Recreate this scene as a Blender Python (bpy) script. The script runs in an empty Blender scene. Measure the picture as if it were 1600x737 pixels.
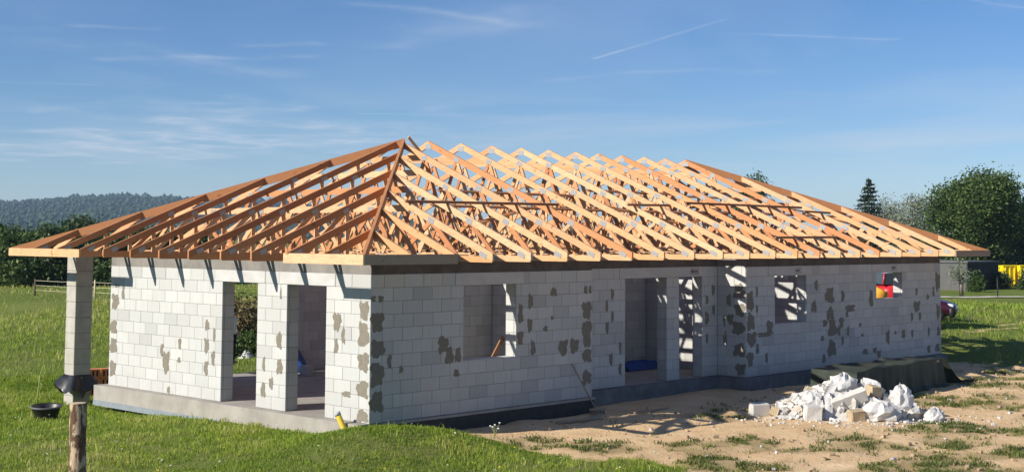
import bpy, math, random
import numpy as np
from mathutils import Vector, Matrix

random.seed(7)
RNG = np.random.default_rng(11)
scene = bpy.context.scene
COL = scene.collection
PI = math.pi

# ------------------------------------------------------------------ camera
CAM = Vector((-16.546, -19.736, 3.452))
YAW, PITCH, ROLL = 0.810933, 0.072361, 0.004974
FPX, CX, CY = 2132.82, 824.575, 216.672          # in pixels of the 1600 x 737 photograph (a crop)
fw = Vector((math.sin(YAW) * math.cos(PITCH), math.cos(YAW) * math.cos(PITCH), math.sin(PITCH)))
rt = Vector((math.cos(YAW), -math.sin(YAW), 0))
up = rt.cross(fw)
rt2 = math.cos(ROLL) * rt + math.sin(ROLL) * up
up2 = -math.sin(ROLL) * rt + math.cos(ROLL) * up
cam_data = bpy.data.cameras.new('camera')
cam = bpy.data.objects.new('camera', cam_data)
COL.objects.link(cam)
M = Matrix.Identity(4)
for i in range(3):
    M[i][0], M[i][1], M[i][2], M[i][3] = rt2[i], up2[i], -fw[i], CAM[i]
cam.matrix_world = M
cam_data.sensor_width = 36.0
cam_data.lens = FPX / 1600 * 36
cam_data.shift_x = (800 - CX) / 1600
cam_data.shift_y = -(368.5 - CY) / 1600
cam_data.clip_start = 0.1
cam_data.clip_end = 20000
scene.camera = cam

# ------------------------------------------------------------------ world, sun, exposure
TO_SUN = Vector((-1.0, 0.345, 0.59)).normalized()
SUN_EL = math.asin(TO_SUN.z)
SUN_ROT = math.atan2(TO_SUN.x, TO_SUN.y)
SKY_STRENGTH = 0.061
SUN_STRENGTH = 5.0
world = bpy.data.worlds.new('World')
scene.world = world
world.use_nodes = True
wt = world.node_tree
bg = wt.nodes['Background']
sky = wt.nodes.new('ShaderNodeTexSky')
sky.sky_type = 'NISHITA'
sky.sun_disc = False
sky.sun_elevation = SUN_EL
sky.sun_rotation = SUN_ROT % (2 * PI)
sky.altitude = 1400
sky.air_density = 1.0
sky.dust_density = 0.05
sky.ozone_density = 3.0
bg.inputs['Strength'].default_value = SKY_STRENGTH


def wn(t, **kw):
    n = wt.nodes.new(t)
    for k, v in kw.items():
        setattr(n, k, v)
    return n


def wm(op, a, b=None, c=None, clamp=False):
    n = wt.nodes.new('ShaderNodeMath')
    n.operation = op
    n.use_clamp = clamp
    for i, v in enumerate((a, b, c)):
        if v is None:
            continue
        if isinstance(v, (int, float)):
            n.inputs[i].default_value = v
        else:
            wt.links.new(v, n.inputs[i])
    return n.outputs[0]


# thin cirrus on a flat cloud layer: the view direction is projected onto a plane overhead
tc = wn('ShaderNodeTexCoord')
sep = wn('ShaderNodeSeparateXYZ')
wt.links.new(tc.outputs['Generated'], sep.inputs[0])
zc = wm('MAXIMUM', sep.outputs[2], 0.012)
px_ = wm('DIVIDE', sep.outputs[0], zc)
py_ = wm('DIVIDE', sep.outputs[1], zc)
# axes across (a) and along (b) the direction the camera looks in, so streaks lie roughly level in the sky
ca, sa = math.cos(YAW), math.sin(YAW)
ax = wm('SUBTRACT', wm('MULTIPLY', px_, ca), wm('MULTIPLY', py_, sa))
bx_ = wm('ADD', wm('MULTIPLY', px_, sa), wm('MULTIPLY', py_, ca))
comb = wn('ShaderNodeCombineXYZ')
wt.links.new(wm('MULTIPLY', ax, 0.35), comb.inputs[0])
wt.links.new(wm('MULTIPLY', wm('ADD', bx_, wm('MULTIPLY', ax, 0.25)), 0.22), comb.inputs[1])
no1 = wn('ShaderNodeTexNoise')
no1.inputs['Scale'].default_value = 1.0
no1.inputs['Detail'].default_value = 5
no1.inputs['Roughness'].default_value = 0.52
no1.inputs['Distortion'].default_value = 0.5
wt.links.new(comb.outputs[0], no1.inputs['Vector'])
no2 = wn('ShaderNodeTexNoise')
no2.inputs['Scale'].default_value = 0.3
no2.inputs['Detail'].default_value = 3
wt.links.new(comb.outputs[0], no2.inputs['Vector'])
no3 = wn('ShaderNodeTexNoise')
no3.inputs['Scale'].default_value = 3.0
no3.inputs['Detail'].default_value = 4
wt.links.new(comb.outputs[0], no3.inputs['Vector'])
no4 = wn('ShaderNodeTexNoise')
no4.inputs['Scale'].default_value = 5.0
no4.inputs['Detail'].default_value = 5
no4.inputs['Roughness'].default_value = 0.6
wt.links.new(comb.outputs[0], no4.inputs['Vector'])
cl = wm('MULTIPLY', wm('SUBTRACT', no1.outputs['Fac'], 0.44, clamp=True), 3.0, clamp=True)
cl = wm('MULTIPLY', cl, wm('MULTIPLY', wm('SUBTRACT', no2.outputs['Fac'], 0.34, clamp=True), 4.0, clamp=True))
cl = wm('MULTIPLY', cl, 0.7, clamp=True)
# fade thin clouds out towards the horizon haze
cl = wm('MULTIPLY', cl, wm('MULTIPLY', wm('SUBTRACT', sep.outputs[2], 0.015, clamp=True), 18.0, clamp=True))


def streak(a0, b0, a1, b1, width, amount):
    """a condensation trail: distance from a segment in the cloud plane"""
    da, db = a1 - a0, b1 - b0
    ll = da * da + db * db
    ra = wm('SUBTRACT', ax, a0)
    rb = wm('SUBTRACT', wm('ADD', bx_, wm('MULTIPLY', wm('SUBTRACT', no3.outputs['Fac'], .5), width * 5)), b0)
    t = wm('DIVIDE', wm('ADD', wm('MULTIPLY', ra, da), wm('MULTIPLY', rb, db)), ll, clamp=True)
    ea = wm('SUBTRACT', ra, wm('MULTIPLY', t, da))
    eb = wm('SUBTRACT', rb, wm('MULTIPLY', t, db))
    dist = wm('SQRT', wm('ADD', wm('MULTIPLY', ea, ea), wm('MULTIPLY', eb, eb)))
    f = wm('SUBTRACT', 1.0, wm('DIVIDE', dist, width), clamp=True)
    f = wm('MULTIPLY', wm('MULTIPLY', f, f), wm('MULTIPLY', wm('MULTIPLY', wm('SUBTRACT', no4.outputs['Fac'], .32, clamp=True), 4.2, clamp=True), amount * 1.25))
    return f


def ab(u, v):
    """cloud-plane coordinates of a point of the photograph's sky"""
    d = fw + rt2 * ((u - CX) / FPX) + up2 * ((CY - v) / FPX)
    p, q = d.x / d.z, d.y / d.z
    return p * ca - q * sa, p * sa + q * ca


for u0, v0, u1, v1, w_, am in ((928, 92, 1130, 32, .035, .34), (560, 176, 690, 180, .09, .22), (540, 160, 600, 158, .10, .14),
                               (0, 128, 150, 133, .06, .26), (1120, 52, 1400, 62, .07, .20), (830, 186, 1050, 190, .12, .12),
                               (170, 92, 470, 86, .22, .20), (130, 42, 240, 46, .12, .16), (560, 8, 800, 34, .16, .16), (0, 232, 500, 212, 3.4, .42), (60, 60, 420, 110, .5, .16), (620, 60, 800, 30, .4, .14), (880, 122, 1190, 112, .25, .14), (390, 70, 490, 66, .15, .14), (270, 172, 400, 160, .3, .12), (1240, 145, 1390, 158, .25, .08), (1480, -6, 1600, 12, .05, .18)):
    a0, b0 = ab(u0, v0)
    a1, b1 = ab(u1, v1)
    cl = wm('ADD', cl, streak(a0, b0, a1, b1, w_, am), clamp=True)
mixc = wn('ShaderNodeMix', data_type='RGBA')
wt.links.new(cl, mixc.inputs['Factor'])
hs = wn('ShaderNodeHueSaturation')
hs.inputs['Saturation'].default_value = 1.18
hs.inputs['Value'].default_value = 1.0
wt.links.new(sky.outputs[0], hs.inputs['Color'])
tint = wn('ShaderNodeMix', data_type='RGBA', blend_type='MULTIPLY')
tint.inputs['Factor'].default_value = 1.0
tint.inputs['B'].default_value = (1.0, 1.06, 1.24, 1)
wt.links.new(hs.outputs[0], tint.inputs['A'])
wt.links.new(tint.outputs['Result'], mixc.inputs['A'])
mixc.inputs['B'].default_value = (7.2, 8.1, 9.3, 1)
wt.links.new(mixc.outputs['Result'], bg.inputs['Color'])

sun_d = bpy.data.lights.new('sun', 'SUN')
sun_d.energy = SUN_STRENGTH
sun_d.angle = math.radians(0.53)
sun_d.color = (1.0, 0.93, 0.82)
sun = bpy.data.objects.new('sun', sun_d)
sun.rotation_euler = TO_SUN.to_track_quat('Z', 'Y').to_euler()
sun.location = (-30, 10, 30)
COL.objects.link(sun)

scene.view_settings.view_transform = 'Standard'
scene.view_settings.look = 'None'
scene.view_settings.exposure = 0.5
scene.view_settings.gamma = 1.0
scene.view_settings.use_curve_mapping = False
scene.cycles.use_denoising = True
scene.cycles.max_bounces = 8
scene.cycles.transparent_max_bounces = 8
scene.cycles.volume_bounces = 0
scene.cycles.caustics_reflective = False
scene.cycles.caustics_refractive = False

# ------------------------------------------------------------------ helpers


def tag(o, label=None, cat=None, group=None, kind=None):
    if label:
        o['label'] = label
    if cat:
        o['category'] = cat
    if group:
        o['group'] = group
    if kind:
        o['kind'] = kind
    return o


def link(name, mesh, mat=None, parent=None, smooth=False):
    if mat is not None:
        mesh.materials.clear()
        for m in (mat if isinstance(mat, (list, tuple)) else [mat]):
            mesh.materials.append(m)
    if smooth:
        mesh.polygons.foreach_set('use_smooth', [True] * len(mesh.polygons))
    o = bpy.data.objects.new(name, mesh)
    COL.objects.link(o)
    if parent is not None:
        o.parent = parent
    return o


def obj(name, V, F, mat, parent=None, smooth=False, loc=None):
    me = bpy.data.meshes.new(name)
    me.from_pydata([tuple(v) for v in V], [], [tuple(f) for f in F])
    me.update()
    o = link(name, me, mat, parent, smooth)
    if loc is not None:
        o.location = loc
    return o


def empty(name, loc=(0, 0, 0), rz=0.0):
    o = bpy.data.objects.new(name, None)
    o.empty_display_size = 0.3
    COL.objects.link(o)
    o.location = loc
    o.rotation_euler = (0, 0, rz)
    return o


def fast_mesh(name, V, F, attrs=None):
    """V (n,3) float, F (m,k) int with k = 3 or 4"""
    V = np.ascontiguousarray(V, dtype=np.float32)
    F = np.ascontiguousarray(F, dtype=np.int32)
    me = bpy.data.meshes.new(name)
    me.vertices.add(len(V))
    me.vertices.foreach_set('co', V.ravel())
    k = F.shape[1]
    me.loops.add(F.size)
    me.loops.foreach_set('vertex_index', F.ravel())
    me.polygons.add(len(F))
    me.polygons.foreach_set('loop_start', np.arange(0, F.size, k, dtype=np.int32))
    if attrs:
        for n, a in attrs.items():
            at = me.attributes.new(n, 'FLOAT', 'POINT')
            at.data.foreach_set('value', np.ascontiguousarray(a, dtype=np.float32))
    me.update(calc_edges=True)
    return me


class MB:
    """collects boxes and prisms into one mesh"""

    def __init__(self):
        self.V, self.F, self.R = [], [], []

    def add(self, V, F, r=None):
        n = len(self.V)
        self.V += [tuple(v) for v in V]
        self.F += [tuple(i + n for i in f) for f in F]
        r = random.random() if r is None else r
        self.R += [r] * len(V)
        return self

    def box(self, x0, y0, z0, x1, y1, z1, r=None):
        V = [(x, y, z) for z in (z0, z1) for y in (y0, y1) for x in (x0, x1)]
        return self.add(V, BOXF, r)

    def build(self, name, mat, parent=None, smooth=False):
        me = bpy.data.meshes.new(name)
        me.from_pydata(self.V, [], self.F)
        at = me.attributes.new('rnd', 'FLOAT', 'POINT')
        at.data.foreach_set('value', self.R)
        me.update()
        return link(name, me, mat, parent, smooth)


BOXF = [(0, 2, 3, 1), (4, 5, 7, 6), (0, 1, 5, 4), (2, 6, 7, 3), (0, 4, 6, 2), (1, 3, 7, 5)]


def box(name, x0, y0, z0, x1, y1, z1, mat, parent=None):
    return MB().box(x0, y0, z0, x1, y1, z1).build(name, mat, parent)


def bevel_box_data(lx, ly, lz, b):
    """box centred on the origin with chamfered edges (24 verts)"""
    hx, hy, hz = lx / 2, ly / 2, lz / 2
    V, idx = [], {}
    for sx in (-1, 1):
        for sy in (-1, 1):
            for sz in (-1, 1):
                for a in range(3):
                    p = [sx * (hx - b), sy * (hy - b), sz * (hz - b)]
                    p[a] = (sx, sy, sz)[a] * (hx, hy, hz)[a]
                    idx[(sx, sy, sz, a)] = len(V)
                    V.append(tuple(p))
    F = []

    def q(*ks):
        f = [idx[k] for k in ks]
        c = np.mean([V[i] for i in f], axis=0)
        n = np.cross(np.subtract(V[f[1]], V[f[0]]), np.subtract(V[f[2]], V[f[0]]))
        if np.dot(n, c) < 0:
            f.reverse()
        F.append(tuple(f))
    for s in (-1, 1):
        q((s, -1, -1, 0), (s, 1, -1, 0), (s, 1, 1, 0), (s, -1, 1, 0))
        q((-1, s, -1, 1), (1, s, -1, 1), (1, s, 1, 1), (-1, s, 1, 1))
        q((-1, -1, s, 2), (1, -1, s, 2), (1, 1, s, 2), (-1, 1, s, 2))
    for s in (-1, 1):
        for t in (-1, 1):
            q((s, t, -1, 0), (s, t, 1, 0), (s, t, 1, 1), (s, t, -1, 1))
            q((s, -1, t, 0), (s, 1, t, 0), (s, 1, t, 2), (s, -1, t, 2))
            q((-1, s, t, 1), (1, s, t, 1), (1, s, t, 2), (-1, s, t, 2))
    for sx in (-1, 1):
        for sy in (-1, 1):
            for sz in (-1, 1):
                q((sx, sy, sz, 0), (sx, sy, sz, 1), (sx, sy, sz, 2))
    return V, F


def tube_data(pts, radii, n=10, cap=True):
    """a tube through pts"""
    V, F = [], []
    pts = [Vector(p) for p in pts]
    for i, p in enumerate(pts):
        d = (pts[min(i + 1, len(pts) - 1)] - pts[max(i - 1, 0)]).normalized()
        a = d.orthogonal().normalized() if i == 0 else (a - d * a.dot(d)).normalized()
        b = d.cross(a)
        for k in range(n):
            t = 2 * PI * k / n
            V.append(p + (a * math.cos(t) + b * math.sin(t)) * radii[i])
    for i in range(len(pts) - 1):
        for k in range(n):
            F.append((i * n + k, i * n + (k + 1) % n, (i + 1) * n + (k + 1) % n, (i + 1) * n + k))
    if cap:
        F.append(tuple(reversed(range(n))))
        F.append(tuple(range((len(pts) - 1) * n, len(pts) * n)))
    return V, F


def lathe_data(prof, n=20):
    """prof: (radius, z) from bottom to top"""
    V, F = [], []
    for r, z in prof:
        for k in range(n):
            V.append((r * math.cos(2 * PI * k / n), r * math.sin(2 * PI * k / n), z))
    for i in range(len(prof) - 1):
        for k in range(n):
            F.append((i * n + k, i * n + (k + 1) % n, (i + 1) * n + (k + 1) % n, (i + 1) * n + k))
    return V, F


def sstep(x, a, b):
    t = np.clip((np.asarray(x, float) - a) / (b - a), 0, 1)
    return t * t * (3 - 2 * t)


def vnoise(x, y, seed=0):
    """smooth value noise in [-1, 1]"""
    x = np.asarray(x, float)
    y = np.asarray(y, float)
    xi, yi = np.floor(x).astype(np.int64), np.floor(y).astype(np.int64)
    fx, fy = x - xi, y - yi
    fx, fy = fx * fx * (3 - 2 * fx), fy * fy * (3 - 2 * fy)

    def h(i, j):
        k = (i * 374761393 + j * 668265263 + seed * 974711) & 0x7fffffff
        k = ((k ^ (k >> 13)) * 1274126177) & 0x7fffffff
        return ((k ^ (k >> 16)) & 0xffff) / 32767.5 - 1
    return (h(xi, yi) * (1 - fx) + h(xi + 1, yi) * fx) * (1 - fy) + (h(xi, yi + 1) * (1 - fx) + h(xi + 1, yi + 1) * fx) * fy


# ------------------------------------------------------------------ materials


class NT:
    def __init__(self, name, rough=0.8, spec=0.3):
        self.m = bpy.data.materials.new(name)
        self.m.use_nodes = True
        self.t = self.m.node_tree
        self.b = self.t.nodes['Principled BSDF']
        self.b.inputs['Roughness'].default_value = rough
        self.b.inputs['Specular IOR Level'].default_value = spec
        self.out = self.t.nodes['Material Output']

    def n(self, ty, **kw):
        n = self.t.nodes.new(ty)
        for k, v in kw.items():
            setattr(n, k, v)
        return n

    def l(self, a, b):
        self.t.links.new(a, b)

    def noise(self, scale, detail=4, rough=0.6, vec=None, dist=0.0):
        n = self.n('ShaderNodeTexNoise')
        n.inputs['Scale'].default_value = scale
        n.inputs['Detail'].default_value = detail
        n.inputs['Roughness'].default_value = rough
        n.inputs['Distortion'].default_value = dist
        if vec is None:
            vec = self.coord()
        self.l(vec, n.inputs['Vector'])
        return n.outputs['Fac']

    def coord(self, scale=None, kind='Object'):
        tcn = self.n('ShaderNodeTexCoord')
        v = tcn.outputs[kind]
        if scale:
            mp = self.n('ShaderNodeMapping')
            mp.inputs['Scale'].default_value = scale
            self.l(v, mp.inputs['Vector'])
            v = mp.outputs[0]
        return v

    def pos(self, scale=None):
        g = self.n('ShaderNodeNewGeometry')
        v = g.outputs['Position']
        if scale:
            mp = self.n('ShaderNodeMapping')
            mp.inputs['Scale'].default_value = scale
            self.l(v, mp.inputs['Vector'])
            v = mp.outputs[0]
        return v

    def ramp(self, fac, stops):
        r = self.n('ShaderNodeValToRGB')
        e = r.color_ramp.elements
        while len(e) > 1:
            e.remove(e[-1])
        for i, (p, c) in enumerate(stops):
            s = e[0] if i == 0 else e.new(p)
            s.position = p
            s.color = (*c, 1) if len(c) == 3 else c
        self.l(fac, r.inputs[0])
        return r.outputs[0]

    def mix(self, f, a, b, blend='MIX'):
        n = self.n('ShaderNodeMix', data_type='RGBA', blend_type=blend)
        for v, s in ((f, 'Factor'), (a, 'A'), (b, 'B')):
            if isinstance(v, (int, float)):
                n.inputs[s].default_value = v
            elif isinstance(v, tuple):
                n.inputs[s].default_value = (*v, 1) if len(v) == 3 else v
            else:
                self.l(v, n.inputs[s])
        return n.outputs['Result']

    def math(self, op, a, b=None, clamp=False):
        n = self.n('ShaderNodeMath', operation=op, use_clamp=clamp)
        for i, v in enumerate((a, b)):
            if v is None:
                continue
            if isinstance(v, (int, float)):
                n.inputs[i].default_value = v
            else:
                self.l(v, n.inputs[i])
        return n.outputs[0]

    def attr(self, name):
        return self.n('ShaderNodeAttribute', attribute_name=name).outputs['Fac']

    def rnd(self):
        return self.n('ShaderNodeObjectInfo').outputs['Random']

    def color(self, c):
        if isinstance(c, tuple):
            self.b.inputs['Base Color'].default_value = (*c, 1)
        else:
            self.l(c, self.b.inputs['Base Color'])
        return self

    def bump(self, h, strength=0.3, dist=0.02):
        n = self.n('ShaderNodeBump')
        n.inputs['Strength'].default_value = strength
        n.inputs['Distance'].default_value = dist
        self.l(h, n.inputs['Height'])
        self.l(n.outputs[0], self.b.inputs['Normal'])
        return self


def aac(name, joined):
    """autoclaved aerated concrete block, each with a slightly different tone, some damp or streaked"""
    k = NT(name, 0.95, 0.15)
    r = k.attr('rnd') if joined else k.rnd()
    base = k.ramp(r, [(0, (.52, .525, .51)), (.25, (.465, .473, .465)), (.45, (.54, .545, .53)), (.62, (.45, .458, .45)), (.74, (.505, .505, .49)), (.87, (.39, .398, .395)), (1, (.53, .53, .515))])
    st = k.noise(1.0, 3, .55, k.pos((16, 16, 1.1)))
    st = k.ramp(st, [(.42, (0, 0, 0)), (.66, (1, 1, 1))])
    c = k.mix(k.math('MULTIPLY', st, .22), base, (.38, .36, .335))
    bl = k.ramp(k.noise(1.4, 4, .6, k.pos()), [(.45, (0, 0, 0)), (.75, (1, 1, 1))])
    c = k.mix(k.math('MULTIPLY', bl, .35), c, (.44, .425, .405))
    # splashed, damp lower courses
    g = k.n('ShaderNodeSeparateXYZ')
    k.l(k.pos(), g.inputs[0])
    low = k.math('MULTIPLY', k.math('SUBTRACT', .42, g.outputs[2], True), k.noise(3, 4, .6, k.pos()), True)
    c = k.mix(low, c, (.25, .24, .22))
    k.color(c)
    fine = k.noise(60, 3, .7, k.pos())
    k.bump(fine, .25, .006)
    return k.m


M_AAC = aac('aerated_concrete', False)
M_AACJ = aac('aerated_concrete_joined', True)

k = NT('thin_bed_mortar', .95, .1)
k.color(k.ramp(k.noise(9, 4, .6, k.pos()), [(.3, (.20, .197, .19)), (.7, (.36, .352, .335))]))
M_MORTAR = k.m

k = NT('repair_mortar', .9, .1)
k.color(k.mix(k.noise(14, 4, .6, k.pos()), (.135, .127, .110), (.28, .25, .195))).bump(k.noise(40, 4, .6, k.pos()), .3, .01)
M_PATCH = k.m

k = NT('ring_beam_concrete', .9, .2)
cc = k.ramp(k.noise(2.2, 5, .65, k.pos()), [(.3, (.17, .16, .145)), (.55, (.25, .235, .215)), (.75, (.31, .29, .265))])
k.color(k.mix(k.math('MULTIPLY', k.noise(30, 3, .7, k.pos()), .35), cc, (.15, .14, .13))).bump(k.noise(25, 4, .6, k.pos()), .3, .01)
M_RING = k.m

k = NT('shaded_ring_beam', .9, .2)  # same concrete as the ring beam, darkened to carry the eave shade
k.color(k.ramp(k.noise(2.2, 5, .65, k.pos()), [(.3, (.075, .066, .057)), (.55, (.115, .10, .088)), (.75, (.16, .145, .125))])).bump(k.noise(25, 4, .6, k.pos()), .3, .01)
M_RING_SHADE = k.m

k = NT('slab_concrete', .9, .2)
cc = k.ramp(k.noise(1.7, 6, .65, k.pos()), [(.3, (.26, .24, .215)), (.55, (.35, .33, .295)), (.75, (.41, .385, .35))])
k.color(k.mix(k.math('MULTIPLY', k.noise(22, 3, .7, k.pos()), .3), cc, (.24, .22, .195))).bump(k.noise(30, 4, .6, k.pos()), .25, .008)
M_SLAB = k.m

k = NT('shaded_slab_concrete', .85, .25)  # slab concrete made darker and bluer, shade put into its colour
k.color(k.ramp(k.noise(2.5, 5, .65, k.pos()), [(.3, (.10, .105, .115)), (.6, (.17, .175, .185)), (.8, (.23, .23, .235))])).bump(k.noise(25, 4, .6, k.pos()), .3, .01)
M_SLAB_SHADE = k.m

k = NT('bitumen_sheet', .55, .4)
k.color(k.ramp(k.noise(6, 4, .6, k.pos()), [(.3, (.012, .013, .016)), (.8, (.035, .036, .04))])).bump(k.noise(5, 3, .6, k.pos()), .5, .04)
M_BITUMEN = k.m


def wood(name, stops, bump=.15):
    k = NT(name, .72, .25)
    base = k.ramp(k.rnd(), stops)
    g = k.noise(1.0, 4, .6, k.pos((5, 5, 22)), .6)
    c = k.mix(k.math('MULTIPLY', k.ramp(g, [(.4, (0, 0, 0)), (.7, (1, 1, 1))]), .35), base, (.36, .155, .06))
    knots = k.ramp(k.noise(5.5, 1, .5, k.pos()), [(.70, (0, 0, 0)), (.76, (1, 1, 1))])
    c = k.mix(k.math('MULTIPLY', knots, .6), c, (.22, .09, .035))
    k.color(c).bump(g, bump, .01)
    return k.m


M_PINE = wood('fresh_pine', [(0, (.66, .40, .21)), (.15, (.60, .31, .14)), (.3, (.69, .46, .265)), (.5, (.63, .35, .17)), (.65, (.66, .42, .24)), (.78, (.53, .235, .10)), (.88, (.68, .46, .275)), (1, (.60, .33, .16))])
M_REDPINE = wood('impregnated_shaded_pine', [(0, (.47, .205, .09)), (.5, (.53, .25, .112)), (1, (.41, .17, .075))])  # reddish pine, its dark tone also carries shade on jacks and webs
M_BRACE = wood('brace_board', [(0, (.24, .12, .07)), (1, (.32, .16, .09))])  # dark brown, the shade on the front edges put into the colour
M_OLDWOOD = wood('weathered_wood', [(0, (.28, .23, .18)), (1, (.36, .30, .22))])

k = NT('galvanised_plate', .5, .5)
k.b.inputs['Metallic'].default_value = .35
k.color(k.mix(k.noise(30, 2, .5, k.pos()), (.27, .272, .275), (.40, .40, .405)))
M_PLATE = k.m


def plain(name, c, rough=.6, spec=.3, metal=0.0, var=.25, scale=6, bump=0.0):
    k = NT(name, rough, spec)
    k.b.inputs['Metallic'].default_value = metal
    k.color(k.mix(k.noise(scale, 4, .6, k.pos()), tuple(x * (1 - var) for x in c), tuple(min(1, x * (1 + var)) for x in c)))
    if bump:
        k.bump(k.noise(scale * 3, 4, .6, k.pos()), bump, .02)
    return k.m


# ------------------------------------------------------------------ terrain
def g_h(x, y):
    x = np.asarray(x, float)
    y = np.asarray(y, float)
    z = np.full(np.broadcast(x, y).shape, -0.33)
    z = z - 0.30 * sstep(y, 3, 12) * (1 - sstep(x, 8, 30))
    z = z + 0.38 * np.exp(-(((x + .6) / 2.0) ** 2 + ((y + .9) / 1.35) ** 2))
    d = np.hypot(x - CAM.x, y - CAM.y)
    z = z + 2.13 * (1 - sstep(d, 5.5, 19.5))
    z = z + 0.035 * vnoise(x * .5, y * .5, 3) + 0.018 * vnoise(x * 1.7, y * 1.7, 4) * (d > 4)
    z = z + .42 * sstep(x + .15 * y, 22.3, 26.5) * (1 - sstep(x, 46, 64)) * sstep(y, -9, -5)
    yr = y + 5.6 + .10 * (x - 8) + .35 * vnoise(x * .25, x * 0, 5)
    rut = np.exp(-(yr / .20) ** 2) + np.exp(-((yr + 1.7) / .20) ** 2)
    z = z - .055 * rut * sstep(x, 2.5, 5) * (1 - sstep(x, 22, 26)) + .02 * vnoise(x * 3.7, y * 3.7, 6) * sstep(x, 1.5, 3) * (y < .5)
    far = sstep(np.hypot(x - 5, y - 5), 60, 400)
    z = z + far * 1.2 * vnoise(x / 90, y / 90, 9)
    return z


def gz(x, y):
    return float(g_h(x, y))


def dirt_mask(x, y):
    """1 where the bare sandy soil is, 0 on the meadow"""
    x = np.asarray(x, float)
    y = np.asarray(y, float)
    e = 0.9 * vnoise(x * .55, y * .55, 21) + 0.4 * vnoise(x * 1.6, y * 1.6, 22)
    left = sstep(x + e * .7, 0.9, 2.3)
    right = 1 - sstep(x + 0.9 * y + e * 1.6, 20.5, 25)
    back = 1 - sstep(y + e * .6 - .25 * np.maximum(x - 22, 0), .8, 2.2)
    m = left * right * back
    # worn track by the lawn further right
    t = np.exp(-((y - (3.2 + .13 * (x - 30)) + e) / .5) ** 2) * sstep(x, 28, 32) * (1 - sstep(x, 58, 70))
    return np.clip(np.maximum(m, .6 * t), 0, 1)


def weed(x, y):
    """patchiness of weeds on the bare soil, 0..1"""
    n = .6 * vnoise(x * .8, y * .8, 31) + .4 * vnoise(x * 2.1, y * 2.1, 32)
    front = sstep(-y, 3.6, 8.5) * .32
    edge = .35 * np.exp(-((x - 2.3) / 1.1) ** 2)
    w = sstep(n + front + edge, .13, .5) * sstep(-y, .9, 2.0)
    keep = 1 - np.exp(-(((x - 10.3) / 1.9) ** 2 + ((y + 3.8) / 1.3) ** 2) * 1.1)
    return w * keep


xs = np.unique(np.concatenate([np.arange(-22, 34, .22), np.array([-4000, -2500, -1500, -900, -600, -400, -280, -200, -140, -100, -80, -65, -55, -46, -40, -35, -31, -28, -25]),
                               np.arange(34, 60, 1.0), np.arange(60, 130, 3.5), np.array([140, 160, 190, 230, 290, 380, 520, 750, 1100, 1600, 2400, 4000])]))
ys = np.unique(np.concatenate([np.arange(-26, 24, .22), np.array([-4000, -2500, -1500, -900, -600, -400, -280, -200, -140, -100, -80, -65, -55, -46, -40, -35, -31, -28]),
                               np.arange(24, 50, 1.0), np.arange(50, 120, 3.5), np.array([130, 150, 180, 220, 290, 380, 520, 750, 1100, 1600, 2400, 4000])]))
GX, GY = np.meshgrid(xs, ys)
GZ = g_h(GX, GY)
nx, ny = len(xs), len(ys)
ii = np.arange(nx * ny).reshape(ny, nx)
F = np.stack([ii[:-1, :-1], ii[:-1, 1:], ii[1:, 1:], ii[1:, :-1]], -1).reshape(-1, 4)
dm = dirt_mask(GX, GY)
wd = weed(GX, GY)
me = fast_mesh('ground', np.stack([GX, GY, GZ], -1).reshape(-1, 3), F, {'dirt': dm.ravel(), 'weed': wd.ravel()})
k = NT('soil_and_meadow', .95, .1)
P_ = k.pos()
gr = k.ramp(k.noise(.22, 5, .6, P_), [(.3, (.13, .185, .03)), (.5, (.18, .225, .045)), (.7, (.25, .255, .075))])
gr = k.mix(k.math('MULTIPLY', k.noise(5.0, 4, .7, P_), .75), gr, (.05, .085, .014))
big = k.ramp(k.noise(.03, 3, .5, P_), [(.42, (0, 0, 0)), (.62, (1, 1, 1))])
gr = k.mix(k.math('MULTIPLY', big, .45), gr, (.20, .19, .075))
sand = k.ramp(k.noise(1.1, 6, .65, P_), [(.25, (.55, .375, .20)), (.5, (.71, .50, .285)), (.72, (.79, .59, .37))])
sand = k.mix(k.math('MULTIPLY', k.ramp(k.noise(16, 4, .7, P_), [(.52, (0, 0, 0)), (.74, (1, 1, 1))]), .32), sand, (.34, .225, .12))
peb = k.ramp(k.noise(38, 2, .5, P_), [(.66, (0, 0, 0)), (.72, (1, 1, 1))])
sand = k.mix(k.math('MULTIPLY', peb, .5), sand, (.56, .50, .42))
dmn = k.math('ADD', k.attr('dirt'), k.math('MULTIPLY', k.math('SUBTRACT', k.noise(2.6, 5, .65, P_), .5), .9))
dmr = k.ramp(dmn, [(.42, (0, 0, 0)), (.58, (1, 1, 1))])
wdr = k.math('MULTIPLY', k.attr('weed'), .55)
sand = k.mix(wdr, sand, (.20, .17, .06))
k.color(k.mix(dmr, gr, sand))
k.bump(k.math('ADD', k.noise(7, 6, .7, P_), k.math('MULTIPLY', k.noise(32, 3, .7, P_), .5)), .75, .07)
M_GROUND = k.m
ground = link('ground', me, M_GROUND, None, True)
tag(ground, kind='structure', label='grassy meadow and bare sandy building plot around the house')

# ------------------------------------------------------------------ house shell
W, L = 9.40, 22.58
REC = 0.875
TH = 0.30
H = 2.75
ZB = 2.97                        # top of the ring beam, underside of the trusses
house = empty('unfinished_house', (0, 0, 0))
tag(house, 'unfinished white block bungalow with open timber truss roof', 'house')


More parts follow.
